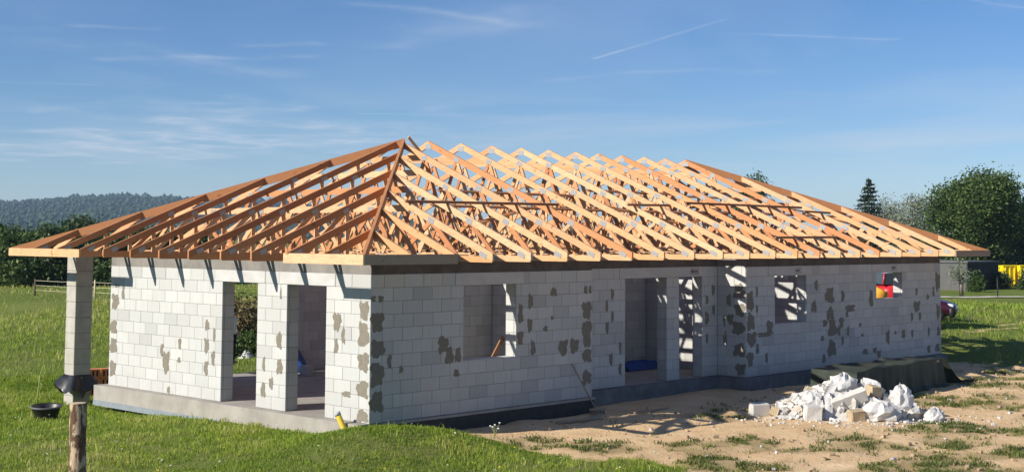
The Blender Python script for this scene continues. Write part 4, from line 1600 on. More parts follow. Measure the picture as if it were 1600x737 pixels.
# ---- tarpaulin over stacked pallets
TP = [(11.75, -2.15), (11.85, -3.30), (16.70, -2.98), (17.15, -2.10)]
zt_ = .42
k = NT('green_tarpaulin', .65, .2)
k.color(k.ramp(k.noise(1.6, 5, .6, k.pos()), [(.3, (.026, .034, .026)), (.7, (.060, .070, .050))])).bump(k.noise(5, 4, .6, k.pos()), .35, .05)
M_TARP = k.m
per = []
NS = 60
for i in range(4):
    p, q = TP[i], TP[(i + 1) % 4]
    m_ = NS if i in (1, 3) else 18
    for j in range(m_):
        f = j / m_
        per.append((p[0] + (q[0] - p[0]) * f, p[1] + (q[1] - p[1]) * f))
n = len(per)
cxm, cym = sum(p[0] for p in TP) / 4, sum(p[1] for p in TP) / 4
rgt = random.Random(5)
ph = [rgt.uniform(0, 6.28) for _ in range(6)]
V, F_ = [(cxm, cym, zt_ + .01)], []
lev = [(.5, 0, .004), (.93, 0, .0), (1.0, .0, -.02), (1.0, .015, -.09), (1.0, .04, -.25), (1.0, .075, -.45), (1.0, .11, -.62), (1.0, .20, -.745)]
for li, (sc_, out, dz) in enumerate(lev):
    for i, (px, py) in enumerate(per):
        dx, dy = px - cxm, py - cym
        dl = math.hypot(dx, dy)
        p0, p1 = per[i - 1], per[(i + 1) % n]
        nx_, ny_ = -(p1[1] - p0[1]), p1[0] - p0[0]
        nl = math.hypot(nx_, ny_)
        nx_, ny_ = nx_ / nl, ny_ / nl
        if nx_ * dx + ny_ * dy < 0:
            nx_, ny_ = -nx_, -ny_
        sarc = i * .085
        fold = .5 * math.sin(sarc * 9 + ph[0]) + .35 * math.sin(sarc * 17 + ph[1] + li * .3) + .3 * math.sin(sarc * 4.1 + ph[2])
        fold = fold - .5 * abs(math.sin(sarc * 6.3 + ph[3]))
        o_ = out * (.75 + .38 * fold) + (.006 * fold if li == 3 else 0)
        zz = zt_ + dz + (.02 * math.sin(px * 2.3 + py) + .015 * math.sin(px * 5 + 1) if li < 3 else 0)
        if li == 7:
            zz = gz(px, py) + .03 + .03 * max(0, fold)
        V.append((cxm + dx * sc_ + nx_ * o_, cym + dy * sc_ + ny_ * o_, zz))
for i in range(n):
    F_.append((0, 1 + i, 1 + (i + 1) % n))
for li in range(len(lev) - 1):
    for i in range(n):
        a, b_ = 1 + li * n, 1 + (li + 1) * n
        F_.append((a + i, b_ + i, b_ + (i + 1) % n, a + (i + 1) % n))
tp = empty('tarpaulin_stack', (0, 0, 0))
tag(tp, 'dark green tarpaulin draped over a long low stack beside the front wall', 'tarpaulin')
obj('tarpaulin', V, F_, M_TARP, tp, False)
# loose tail of the sheet at the right end
V, F_ = [], []
for i in range(9):
    for j in range(7):
        f, g = i / 8, j / 6
        xx = 17.0 + .95 * f + .12 * math.sin(g * 5 + f * 3)
        yy = -2.95 + .75 * g + .1 * math.sin(f * 6) - .25 * f
        V.append((xx, yy, max(gz(xx, yy) + .02, zt_ - .05 - .85 * f ** .6 + .16 * math.sin(g * 7 + 1) * f + .10 * math.sin(f * 9))))
for i in range(8):
    for j in range(6):
        F_.append((i * 7 + j, (i + 1) * 7 + j, (i + 1) * 7 + j + 1, i * 7 + j + 1))
obj('tarpaulin_tail', V, F_, M_TARP, tp, True)
mb = MB()
mb.box(12.1, -3.0, -.5, 16.5, -2.3, .38)
mb.build('stack_body', M_OLDWOOD, tp)

# ---- rubble heap of broken aerated blocks
k = NT('broken_block', .95, .1)
bb = k.ramp(k.rnd(), [(0, (.62, .61, .59)), (.5, (.52, .51, .49)), (.8, (.60, .585, .56)), (.86, (.46, .38, .27)), (1, (.58, .565, .54))])
k.color(k.mix(k.math('MULTIPLY', k.ramp(k.noise(5, 4, .6, k.pos()), [(.45, (0, 0, 0)), (.7, (1, 1, 1))]), .4), bb, (.40, .35, .28))).bump(k.noise(28, 4, .7, k.pos()), .6, .02)
M_CHUNK = k.m
ua = Vector((.69, -.725, 0))                 # along the heap, across the view
va = Vector((.725, .69, 0))                  # away from the camera
C0 = Vector((9.75, -3.85, 0))
rub = empty('rubble_heap', (C0.x, C0.y, gz(C0.x, C0.y)))
tag(rub, 'heap of broken white aerated block pieces on the sandy soil', 'rubble')


def heap_h(u_, v_):
    e = math.exp(-((u_ - .15) / .95) ** 2) + .25 * math.exp(-((u_ - 1.4) / .6) ** 2)
    return max(0, .62 * e * max(0, 1 - (v_ / 1.0) ** 2))


chunks = []
for i in range(12):
    r = random.Random(400 + i)
    V, F_ = bevel_box_data(r.uniform(.7, 1.5), r.uniform(.6, 1.0), r.uniform(.5, .9), .06)
    V = [(v[0] + r.uniform(-.13, .13), v[1] + r.uniform(-.13, .13), v[2] + r.uniform(-.13, .13)) for v in V]
    if i % 2:
        nn = Vector((r.uniform(-1, 1), r.uniform(-1, 1), r.uniform(.1, 1))).normalized()
        V = [tuple(Vector(v) - nn * max(0, Vector(v).dot(nn) - .22)) for v in V]
    mm = bpy.data.meshes.new('block_fragment')
    mm.from_pydata(V, [], F_)
    mm.materials.append(M_CHUNK)
    mm.update()
    chunks.append(mm)
rr = random.Random(99)
cnt = 0
while cnt < 290:
    u_, v_ = rr.uniform(-1.3, 2.3), rr.uniform(-1.1, .7)
    hh = heap_h(u_, v_)
    if hh < .05 and rr.random() > .22:
        continue
    sc_ = rr.choice((.09, .11, .14, .17, .20, .25)) if hh > .1 else rr.choice((.05, .06, .08, .12))
    p = ua * u_ + va * v_
    o = bpy.data.objects.new('block_fragment', rr.choice(chunks))
    COL.objects.link(o)
    o.parent = rub
    zz = gz(C0.x + p.x, C0.y + p.y) - rub.location.z
    o.location = (p.x, p.y, zz + hh * rr.uniform(.82, 1.0) + sc_ * .22)
    o.rotation_euler = (rr.uniform(-.7, .7), rr.uniform(-.7, .7), rr.uniform(0, 6.28))
    o.scale = (sc_, sc_, sc_)
    cnt += 1
# dusty core of the heap
V, F_ = [], []
nu, nv = 40, 22
for i in range(nu):
    for j in range(nv):
        u_, v_ = -2.2 + 4.6 * i / (nu - 1), -1.05 + 2.1 * j / (nv - 1)
        p = ua * u_ + va * v_
        V.append((p.x, p.y, gz(C0.x + p.x, C0.y + p.y) - rub.location.z + heap_h(u_, v_) * .9 + .05 * float(vnoise(u_ * 5, v_ * 5, 91)) * (heap_h(u_, v_) > .02) - .02))
for i in range(nu - 1):
    for j in range(nv - 1):
        F_.append((i * nv + j, (i + 1) * nv + j, (i + 1) * nv + j + 1, i * nv + j + 1))
obj('rubble_core', V, F_, M_CHUNK, rub)


def on_heap(u_, v_, lift=0.0):
    p = C0 + ua * u_ + va * v_
    return (p.x, p.y, gz(p.x, p.y) + heap_h(u_, v_) + lift)


def loose_block(label, u_, v_, dims, rot, lift, mat=None):
    lift *= .8
    V, F_ = bevel_box_data(*dims, .012)
    r = random.Random(int(abs(u_) * 100))
    V = [(v[0] + r.uniform(-.015, .015), v[1] + r.uniform(-.015, .015), v[2] + r.uniform(-.015, .015)) for v in V]
    o = obj('aerated_block', V, F_, mat or M_CHUNK, None, loc=on_heap(u_, v_, lift))
    o.rotation_euler = rot
    tag(o, label, 'block')
    return o


M_STAINED = plain('stained_block', (.42, .335, .22), .95, .1, 0, .3, 7, .5)
loose_block('white block piece standing alone at the left of the rubble heap', -1.58, -.25, (.38, .30, .28), (.05, 0, -.6), .13)
loose_block('tan stained brick lump between the lone block and the heap', -1.28, -.45, (.24, .18, .2), (.3, .3, .4), .06, M_STAINED)
loose_block('large white cut block at the lower left front of the heap', -.58, -.95, (.34, .30, .34), (.1, .08, -.75), .14)
loose_block('long white block lying slanted on the heap front', .25, -.70, (.78, .20, .26), (.25, -.38, -.78), .12)
loose_block('tan stained block at the foot of the heap between the sacks', .32, -1.02, (.30, .26, .27), (.1, -.1, -.6), .12, M_STAINED)
loose_block('tan block half hidden under the sack on top of the heap', .85, -.40, (.27, .26, .22), (.1, .1, -.4), .24, M_STAINED)


# ---- crumpled white plastic sacks
k = NT('white_plastic_sack', .38, .45)
cs = k.mix(k.math('MULTIPLY', k.noise(4, 4, .6, k.pos()), .5), (.76, .76, .755), (.55, .525, .475))
k.color(cs)
tr = k.n('ShaderNodeBsdfTranslucent')
k.l(cs, tr.inputs['Color'])
mx = k.n('ShaderNodeMixShader')
mx.inputs[0].default_value = .3
k.l(k.b.outputs[0], mx.inputs[1])
k.l(tr.outputs[0], mx.inputs[2])
k.l(mx.outputs[0], k.out.inputs['Surface'])
k.bump(k.noise(9, 5, .65, k.pos(), 1.5), .5, .03)
M_SACK = k.m


def sack(label, loc, rx, ry, rz_, seed, neck=(.0, .0), rot=0.0):
    nu, nv = 19, 11
    V, F_ = [], []
    r = random.Random(seed)
    o1, o2 = r.uniform(0, 50), r.uniform(0, 50)
    for j in range(nv + 1):
        ph_ = -PI / 2 + PI * j / nv
        for i in range(nu):
            th_ = 2 * PI * i / nu
            ct, st, cp, sp = math.cos(th_), math.sin(th_), math.cos(ph_), math.sin(ph_)
            rid = abs(float(vnoise(ct * 2.2 + o1 + st, sp * 2.2 + st * 2.0 + o2, seed)))
            rid2 = abs(float(vnoise(ct * 5 + o2, sp * 5 + st * 4 + o1, seed + 3)))
            rad = 1.08 + r.uniform(-.11, .11) - .20 * rid - .16 * rid2 - .10 * abs(math.sin(4.5 * th_ + o1 + 1.5 * sp)) * max(0, sp + .3)
            x_, y_, z_ = rx * rad * cp * ct, ry * rad * cp * st, rz_ * rad * sp
            if sp > .82:                                   # gathered, tied neck
                f = (sp - .82) / .18
                x_ += neck[0] * f
                y_ += neck[1] * f
                z_ += .10 * rz_ * f
                x_ *= 1 - .2 * f
            if z_ < -.45 * rz_:
                z_ = -.45 * rz_ + (z_ + .45 * rz_) * .25
            V.append((x_, y_, z_))
    for j in range(nv):
        for i in range(nu):
            F_.append((j * nu + i, j * nu + (i + 1) % nu, (j + 1) * nu + (i + 1) % nu, (j + 1) * nu + i))
    F_ = [q for f in F_ for q in ((f[0], f[1], f[2]), (f[0], f[2], f[3]))]
    o = obj('plastic_sack', V, F_, M_SACK, None, False, loc)
    o.rotation_euler = (0, 0, rot)
    tag(o, label, 'sack')
    return o


sack('full white plastic sack standing at the right of the heap', on_heap(1.45, -.35, .10), .34, .29, .36, 1, (-.1, 0), .3)
sack('dusty white plastic sack lying at the front of the heap', on_heap(.88, -.92, .08), .44, .30, .30, 2, (-.2, .05), -.75)
sack('white plastic sack draped over the back of the heap', on_heap(.85, .0, .08), .38, .32, .26, 3, (.1, .1), .9)
sack('crumpled white plastic bag on the crest of the heap', on_heap(.25, -.15, .06), .36, .32, .26, 4, (0, 0), 0)
sack('white plastic bag bulging on the left slope of the heap', on_heap(-.50, -.45, .05), .28, .24, .20, 5, (.05, 0), 1.1)
sack('small clear plastic bag collapsed at the right end of the heap', on_heap(2.05, -.75, .05), .28, .22, .20, 6, (.1, 0), .2)
# strip of sheet hanging down the heap front
V, F_ = [], []
for i in range(18):
    f = i / 17
    u_, v_ = .10 - .42 * f + .04 * math.sin(f * 9), -.15 - .85 * f
    p = on_heap(u_, v_, .19 - .12 * f + .03 * math.sin(f * 11))
    for j in range(4):
        V.append((p[0] + ua.x * (j - 1.5) * .055, p[1] + ua.y * (j - 1.5) * .055, p[2] + .03 * math.sin(j * 2.2 + f * 6)))
for i in range(17):
    for j in range(3):
        F_.append((i * 4 + j, (i + 1) * 4 + j, (i + 1) * 4 + j + 1, i * 4 + j + 1))
tag(obj('plastic_strip', V, F_, M_SACK, None, True), 'strip of white plastic sheet hanging down the front of the heap', 'plastic sheet')
for u_, v_, lab in ((1.95, .55, 'white fragment behind the standing sack by the tarpaulin'), (5.0, .9, 'white fragment under the right end of the tarpaulin')):
    p = C0 + ua * u_ + va * v_
    V, F_ = bevel_box_data(.22, .16, .2, .02)
    o = obj('block_fragment', V, F_, M_CHUNK, None, loc=(p.x, p.y, gz(p.x, p.y) + .09))
    o.rotation_euler = (.2, .3, .7)
    tag(o, lab, 'block')

# crumbs of block and small stones scattered over the plot
rg = random.Random(321)
mb = MB()
mb2 = MB()
for i in range(2400):
    if i < 330:
        u_, v_ = rg.gauss(.4, 1.3), rg.gauss(-.9, .55)
        p = C0 + ua * u_ + va * v_
        x_, y_ = p.x, p.y
    else:
        x_, y_ = rg.uniform(2.2, 26), rg.uniform(-12, -.4)
    if dirt_mask(x_, y_) < .5:
        continue
    r_ = rg.uniform(.010, .035) * (1.3 if i < 330 else rg.choice((.7, 1, 1, 1.9)))
    V, F_ = bevel_box_data(r_ * rg.uniform(1, 2), r_ * rg.uniform(.8, 1.5), r_, r_ * .2)
    a = rg.uniform(0, 3)
    zz = gz(x_, y_) + r_ * .35
    V = [(x_ + v[0] * math.cos(a) - v[1] * math.sin(a) + rg.uniform(-.2, .2) * r_, y_ + v[0] * math.sin(a) + v[1] * math.cos(a), zz + v[2] + rg.uniform(-.2, .2) * r_) for v in V]
    (mb if (i < 330 or rg.random() < .1) else mb2).add(V, F_)
o = mb.build('rubble_crumbs', M_CHUNK)
tag(o, 'white crumbs of broken block scattered round the rubble heap', 'crumbs', kind='stuff')
o = mb2.build('pebbles', plain('pebble', (.36, .27, .18), .9, .1, 0, .4, 9))
tag(o, 'small stones and clods strewn over the bare soil', 'pebbles', kind='stuff')

# ---- inside the house
M_BLUE = plain('blue_tarpaulin', (.014, .055, .25), .6, .3, 0, .3, 5, .4)
V, F_ = [], []
for i in range(13):
    for j in range(13):
        f, g = i / 12, j / 12
        zz = 1.2 * max(0, 1 - abs(f - .22) / .6) ** .8 * (1 - .25 * abs(g - .5)) + .02 * math.sin(f * 13) * math.sin(g * 9)
        V.append((3.95 + 1.15 * f, 8.15 + .85 * g, max(zz, .01)))
for i in range(12):
    for j in range(12):
        F_.append((i * 13 + j, (i + 1) * 13 + j, (i + 1) * 13 + j + 1, i * 13 + j + 1))
tag(obj('blue_sheet', V, F_, M_BLUE, None, True), 'blue tarpaulin heaped inside the right doorway of the sunny wall', 'tarpaulin')
V, F_ = bevel_box_data(.22, .3, .25, .01)
tag(obj('aerated_block', V, F_, M_AAC, None, loc=(4.62, 7.95, .125)), 'single white block in front of the blue tarpaulin indoors', 'block')
V, F_ = [], []
for i in range(11):
    for j in range(9):
        f, g = i / 10, j / 8
        V.append((11.2 + 1.4 * f, 2.95 + .6 * g, max(.01, .26 * math.sin(PI * g) * (1 - .5 * abs(f - .5)) + .02 * math.sin(f * 17 + g * 5))))
for i in range(10):
    for j in range(8):
        F_.append((i * 9 + j, (i + 1) * 9 + j, (i + 1) * 9 + j + 1, i * 9 + j + 1))
tag(obj('blue_sheet', V, F_, M_BLUE, None, True), 'dark blue sheet bundled on the floor inside the recessed entrance', 'tarpaulin')

# pale heap of sheeting and a blue scrap out on the meadow
x, y = at(390, 46.5)
V, F_ = lathe_data([(.36, -.1), (.28, .06), (.16, .2), (.03, .28)], 14)
V = [(v[0] * random.uniform(.85, 1.15), v[1] * random.uniform(.85, 1.15), v[2]) for v in V]
tag(obj('pale_heap', V, F_, plain('pale_sheeting', (.66, .66, .64), .7), None, True, (x, y, gz(x, y))), 'small pale heap on the grass seen through the left doorway', 'heap')
x, y = at(141, 50)
V, F_ = bevel_box_data(.16, .10, .20, .02)
V = [(v[0] + v[2] * .5, v[1], v[2]) for v in V]
tag(obj('blue_canister', V, F_, plain('blue_plastic', (.02, .16, .50), .5), None, False, (x, y, gz(x, y) + .12)), 'tiny blue canister on the meadow right of the pillar', 'canister')

# ---- person on the far side of the house
M_SKIN = plain('skin', (.50, .30, .21), .55, .3, 0, .08)
M_SHIRT = plain('light_shirt', (.62, .64, .68), .85, .1, 0, .12, 10)
M_TROUSER = plain('dark_trousers', (.022, .024, .03), .9, .1, 0, .2)
M_HAIR = plain('dark_hair', (.035, .022, .015), .7)


def skin_body(name, verts, edges, radii, mat, parent, sub=2):
    me_ = bpy.data.meshes.new(name)
    me_.from_pydata(verts, edges, [])
    o = bpy.data.objects.new(name, me_)
    COL.objects.link(o)
    o.parent = parent
    md = o.modifiers.new('skin', 'SKIN')
    sv = me_.skin_vertices[0].data if me_.skin_vertices else None
    if sv is None:
        me_.attributes  # layer is made with the modifier
        sv = me_.skin_vertices[0].data
    for i, r in enumerate(radii):
        sv[i].radius = r if isinstance(r, tuple) else (r, r)
    sv[0].use_root = True
    sd = o.modifiers.new('subdiv', 'SUBSURF')
    sd.levels = sd.render_levels = sub
    me_.materials.append(mat)
    md.use_smooth_shade = True
    return o


def person(label, x, y, rz):
    p = empty('person', (x, y, gz(x, y)), rz)
    tag(p, label, 'person')
    # one continuous figure; faces get their material from their height and place
    v = [(0, 0, .95), (0, 0, 1.12), (0, 0, 1.30), (0, 0, 1.45), (0, .01, 1.52), (0, .0, 1.62), (0, -.01, 1.71),
         (.10, 0, .90), (.115, .01, .50), (.12, .02, .09), (.13, -.13, .045),
         (-.10, 0, .90), (-.13, -.04, .50), (-.14, .03, .09), (-.16, -.12, .045),
         (.19, 0, 1.42), (.25, .02, 1.15), (.24, -.10, .93), (.235, -.15, .84),
         (-.19, 0, 1.42), (-.26, .03, 1.15), (-.26, -.06, .92), (-.26, -.09, .83)]
    e = [(0, 1), (1, 2), (2, 3), (3, 4), (4, 5), (5, 6), (0, 7), (7, 8), (8, 9), (9, 10), (0, 11), (11, 12), (12, 13), (13, 14), (3, 15), (15, 16), (16, 17), (17, 18), (3, 19), (19, 20), (20, 21), (21, 22)]
    r = [(.16, .11), (.145, .10), (.165, .115), (.12, .09), .055, (.075, .09), (.07, .085),
         .095, .065, .045, (.045, .04), .095, .065, .045, (.045, .04), .065, .047, .036, (.035, .02), .065, .047, .036, (.035, .02)]
    b = skin_body('body', v, e, r, M_TROUSER, p)
    dg = bpy.context.evaluated_depsgraph_get()
    me2 = bpy.data.meshes.new_from_object(b.evaluated_get(dg))
    b.modifiers.clear()
    b.data = me2
    me2.materials.clear()
    for m_ in (M_TROUSER, M_SHIRT, M_SKIN):
        me2.materials.append(m_)
    for f in me2.polygons:
        c = f.center
        f.material_index = 0 if (c.z < .98 and abs(c.x) < .2) else (2 if (c.z > 1.50 or (abs(c.x) > .2 and c.z < 1.12)) else 1)
        f.use_smooth = True
    # hair cap, eyes, nose, ears
    V, F_ = lathe_data([(.086, 1.66), (.095, 1.70), (.09, 1.745), (.065, 1.785), (.005, 1.80)], 18)
    V = [(a, b_ * 1.12 + .012, c) for a, b_, c in V]
    obj('hair', V, F_, M_HAIR, p, True)
    V, F_ = tube_data([(0, -.085, 1.655), (0, -.113, 1.63)], [.010, .014], 8)
    obj('nose', V, F_, M_SKIN, p, True)
    for sx in (-1, 1):
        V, F_ = lathe_data([(.001, -.009), (.009, 0), (.001, .009)], 8)
        obj('eye', [(a + sx * .03, b_ - .086, c + 1.665) for a, b_, c in V], F_, M_HAIR, p, True)
        V, F_ = tube_data([(sx * .078, .01, 1.625), (sx * .088, .015, 1.67)], [.012, .016], 6)
        obj('ear', V, F_, M_SKIN, p, True)
    # five fingers on each hand, slightly curled
    for sx, hx, hy, hz_ in ((1, .235, -.15, .84), (-1, -.26, -.09, .83)):
        for q in range(4):
            ln = (.07, .08, .075, .06)[q]
            ox = (q - 1.5) * .017
            V, F_ = tube_data([(hx + ox, hy - .005, hz_ + .01), (hx + ox, hy - .012, hz_ - ln * .55), (hx + ox, hy + .008, hz_ - ln)], [.009, .008, .006], 6)
            obj('finger', V, F_, M_SKIN, p, True)
        V, F_ = tube_data([(hx - sx * .025, hy - .01, hz_ + .03), (hx - sx * .045, hy - .03, hz_ - .005), (hx - sx * .04, hy - .035, hz_ - .03)], [.011, .009, .007], 6)
        obj('thumb', V, F_, M_SKIN, p, True)
    return p


x, y = at(369, 44.0)
person('person in light shirt and dark trousers seen through the left doorway', x, y, .6)

# ---- vehicles
M_GLASS = plain('vehicle_glass', (.02, .025, .03), .08, .6, 0, .1)
M_TYRE = plain('tyre_rubber', (.018, .018, .019), .85, .2)
M_RIM = plain('wheel_rim', (.42, .43, .45), .35, .5, .7, .1)
M_LAMP = plain('headlamp_lens', (.80, .82, .85), .12, .6, .1, .05)
M_NUMBER = plain('number_plate', (.66, .67, .66), .5, .3, 0, .05)
M_TRIM = plain('black_trim', (.015, .015, .017), .5, .4)


def wheel(parent, x, y, r, w_):
    V, F_ = lathe_data([(r * .62, -w_ / 2), (r * .93, -w_ / 2), (r, -w_ * .35), (r, w_ * .35), (r * .93, w_ / 2), (r * .62, w_ / 2)], 26)
    V = [(a, c, b_) for a, b_, c in V]
    t = obj('wheel', [(v[0] + x, v[1] + y, v[2] + r) for v in V], F_, M_TYRE, parent, True)
    V, F_ = lathe_data([(.01, w_ * .30), (r * .2, w_ * .36), (r * .5, w_ * .28), (r * .64, w_ * .42), (r * .64, -w_ * .42), (r * .5, -w_ * .28), (.01, -w_ * .3)], 20)
    obj('rim', [(v[0] + x, v[2] + y, v[1] + r) for v in V], F_, M_RIM, t, True)


def vehicle(name, label, cat, loc, heading, paint, stations, roof, wb, wr, half, group=None, roof_paint=None):
    """stations: (x, half-width factor, underside z, beltline z); roof: (x, half-width factor, z) list for the glasshouse"""
    t = empty(name, loc, heading)
    tag(t, label, cat, group)
    V, F_ = [], []
    m_ = 12
    for x_, hw, z0, z1 in stations:
        w_ = half * hw
        ring_ = [(0, z0), (w_ * .8, z0), (w_ * .97, z0 + .10), (w_, z0 + (z1 - z0) * .45), (w_ * .985, z0 + (z1 - z0) * .78), (w_ * .90, z1), (0, z1 + .03)]
        full = ring_ + [(-a, z) for a, z in reversed(ring_[1:-1])]
        for a, z in full:
            V.append((x_, a, z))
        m_ = len(full)
    ns = len(stations)
    for i in range(ns - 1):
        for j in range(m_):
            F_.append((i * m_ + j, (i + 1) * m_ + j, (i + 1) * m_ + (j + 1) % m_, i * m_ + (j + 1) % m_))
    F_.append(tuple(range(m_)))
    F_.append(tuple(reversed(range((ns - 1) * m_, ns * m_))))
    b = obj('body', V, F_, paint, t, True)
    sd = b.modifiers.new('subdiv', 'SUBSURF')
    sd.levels = sd.render_levels = 1
    # glasshouse and roof
    V, F_ = [], []
    for (xb, hb, zb), (xt, ht, ztp) in zip(roof[0], roof[1]):
        V += [(xb, half * hb, zb), (xb, -half * hb, zb), (xt, half * ht, ztp), (xt, -half * ht, ztp)]
    n_ = len(roof[0])
    for i in range(n_ - 1):
        a, c = i * 4, (i + 1) * 4
        F_ += [(a, c, c + 2, a + 2), (a + 1, a + 3, c + 3, c + 1)]
    F_ += [(0, 2, 3, 1), ((n_ - 1) * 4, (n_ - 1) * 4 + 1, (n_ - 1) * 4 + 3, (n_ - 1) * 4 + 2)]
    obj('windows', V, F_, M_GLASS, t)
    V, F_ = [], []
    for (xt, ht, ztp) in roof[1]:
        V += [(xt, half * ht * 1.02, ztp - .02), (xt, half * ht * .7, ztp + .035), (xt, -half * ht * .7, ztp + .035), (xt, -half * ht * 1.02, ztp - .02)]
    for i in range(n_ - 1):
        for j in range(3):
            F_.append((i * 4 + j, (i + 1) * 4 + j, (i + 1) * 4 + j + 1, i * 4 + j + 1))
    obj('roof', V, F_, roof_paint or paint, t, True)
    for (xb, hb, zb), (xt, ht, ztp) in zip(roof[0], roof[1]):
        for sx in (-1, 1):
            Vp, Fp = tube_data([(xb, sx * half * hb, zb - .02), (xt, sx * half * ht, ztp)], [.04, .035], 6)
            obj('pillar', Vp, Fp, paint, t, True)
    for xw in wb:
        for sx in (-1, 1):
            wheel(t, xw, sx * (half - .11), wr, .20)
    return t


def details(t, xf, half, z_lamp, z_plate):
    for sx in (-1, 1):
        V, F_ = bevel_box_data(.30, .34, .16, .05)
        V = [(v[0] - abs(v[1] * .3), v[1], v[2] + v[0] * -.15) for v in V]
        obj('headlight', [(v[0] + xf - .22, v[1] + sx * (half - .28), v[2] + z_lamp) for v in V], F_, M_LAMP, t, True)
    V, F_ = bevel_box_data(.03, .52, .12, .008)
    obj('number_plate', [(v[0] + xf + .07, v[1], v[2] + z_plate) for v in V], F_, M_NUMBER, t)
    V, F_ = bevel_box_data(.22, half * 1.86, .42, .06)
    obj('bumper', [(v[0] + xf - .06 - .25 * v[1] * v[1], v[1], v[2] + .40) for v in V], F_, M_TRIM, t, True)


k = NT('plum_paint', .25, .5)
k.b.inputs['Coat Weight'].default_value = .6
k.color(k.mix(k.noise(3, 2, .5, k.pos()), (.034, .004, .014), (.045, .006, .02)))
M_PLUM = k.m
hx_, hy_ = math.cos(math.radians(-66)), math.sin(math.radians(-66))
fx, fy = at(1494, 56.5)
cloc = (fx - hx_ * 2.1, fy - hy_ * 2.1)
car = vehicle('parked_car', 'dark plum red car parked on the grass past the right wall', 'car', (cloc[0], cloc[1], gz(*cloc)), math.radians(-66), M_PLUM,
              [(-2.1, .80, .42, .80), (-1.95, .93, .26, .93), (-1.2, 1.0, .22, .98), (0, 1.0, .22, .97), (.9, 1.0, .22, .96), (1.5, .97, .24, .88), (1.95, .90, .26, .76), (2.1, .78, .36, .66)],
              ([(-1.85, .86, .95), (-.9, .90, .97), (.1, .90, .97), (1.05, .86, .95)], [(-1.45, .66, 1.40), (-.8, .70, 1.49), (-.1, .70, 1.48), (.25, .66, 1.43)]), (-1.28, 1.28), .31, .87)
details(car, 2.08, .87, .68, .48)

k = NT('red_paint', .3, .5)
k.color((.52, .022, .03))
M_RED = k.m
vx, vy = at(1390, 53)
van = vehicle('red_van', 'red van with glare painted as a white roof, seen through the small right window', 'van', (vx, vy, gz(vx, vy)), math.radians(44), M_RED,
              [(-2.2, .92, .40, 1.66), (-2.1, .98, .30, 1.72), (-1.0, 1.0, .26, 1.72), (.3, 1.0, .26, 1.60), (1.2, 1.0, .26, 1.30), (1.8, .94, .28, 1.05), (2.2, .84, .34, .88)],
              ([(-2.12, .90, 1.70), (-.9, .92, 1.70), (.2, .92, 1.58), (1.35, .90, 1.25)], [(-2.1, .84, 2.12), (-.9, .86, 2.18), (0, .86, 2.16), (.55, .80, 2.05)]), (-1.35, 1.35), .33, .95, None, M_LAMP)  # white roof paint stands in for glare on the windscreen
details(van, 2.18, .95, .80, .55)

# orange cement mixer in front of the van
mx_, my_ = at(1367, 47.5)
mixr = empty('cement_mixer', (mx_, my_, gz(mx_, my_)), .5)
tag(mixr, 'orange drum cement mixer beyond the small right window', 'cement mixer')
M_ORANGE = plain('orange_paint', (.62, .30, .03), .55, .3)
V, F_ = lathe_data([(.02, -.42), (.22, -.42), (.36, -.18), (.38, .05), (.22, .42), (.20, .46), (.19, .42), (.34, .05)], 22)
dr = obj('drum', V, F_, M_ORANGE, mixr, True, (0, 0, 1.22))
dr.rotation_euler = (.5, 0, 0)
for a, b_ in (((-.45, -.4, 0), (-.42, 0, 1.2)), ((-.45, .4, 0), (-.42, 0, 1.2)), ((.45, -.4, 0), (.42, 0, 1.2)), ((.45, .4, 0), (.42, 0, 1.2))):
    V, F_ = tube_data([a, b_], [.03, .03], 8)
    obj('leg', V, F_, M_TRIM, mixr, True)
for sx in (-1, 1):
    V, F_ = lathe_data([(.05, -.03), (.2, -.03), (.2, .03), (.05, .03)], 18)
    obj('wheel', [(v[2] + sx * .5, v[0] + .4, v[1] + .2) for v in V], F_, M_TYRE, mixr, True)

# ---- grey flat-roofed shed, yellow skips, path and young tree on the right
kx, ky = at(1508, 103)
shed = empty('grey_shed', (kx, ky, gz(kx, ky)))
tag(shed, 'flat roofed grey shed beyond the lawn right of the house', 'shed')
M_SHED = plain('shed_cladding', (.105, .105, .103), .8, .2, 0, .1, 2)
m_ = MB()
for i in range(14):
    m_.box(.0 + (.012 if i % 2 else 0), i * .62, -.3, .12, i * .62 + .612, 2.08)
m_.box(.121, .02, -.3, 5.3, 8.6, 2.06)
m_.build('wall', M_SHED, shed)
box('wall', .0, -.09, -.3, 5.32, -.002, 2.08, plain('shed_end_shade', (.05, .05, .05), .8), shed)  # end face in a darker grey, its shade put into the colour
box('roof', -.10, -.16, 2.085, 5.45, 8.75, 2.20, plain('shed_roof', (.12, .12, .125), .8), shed)
for i in range(8):
    box('board', .08 + i * .64, -.115, -.2, .08 + i * .64 + .6, -.0905, 2.05, plain('shed_board_shade', (.035, .034, .033), .85) if i == 0 else bpy.data.materials['shed_board_shade'], shed)  # boards darker still, carrying the shade of this end


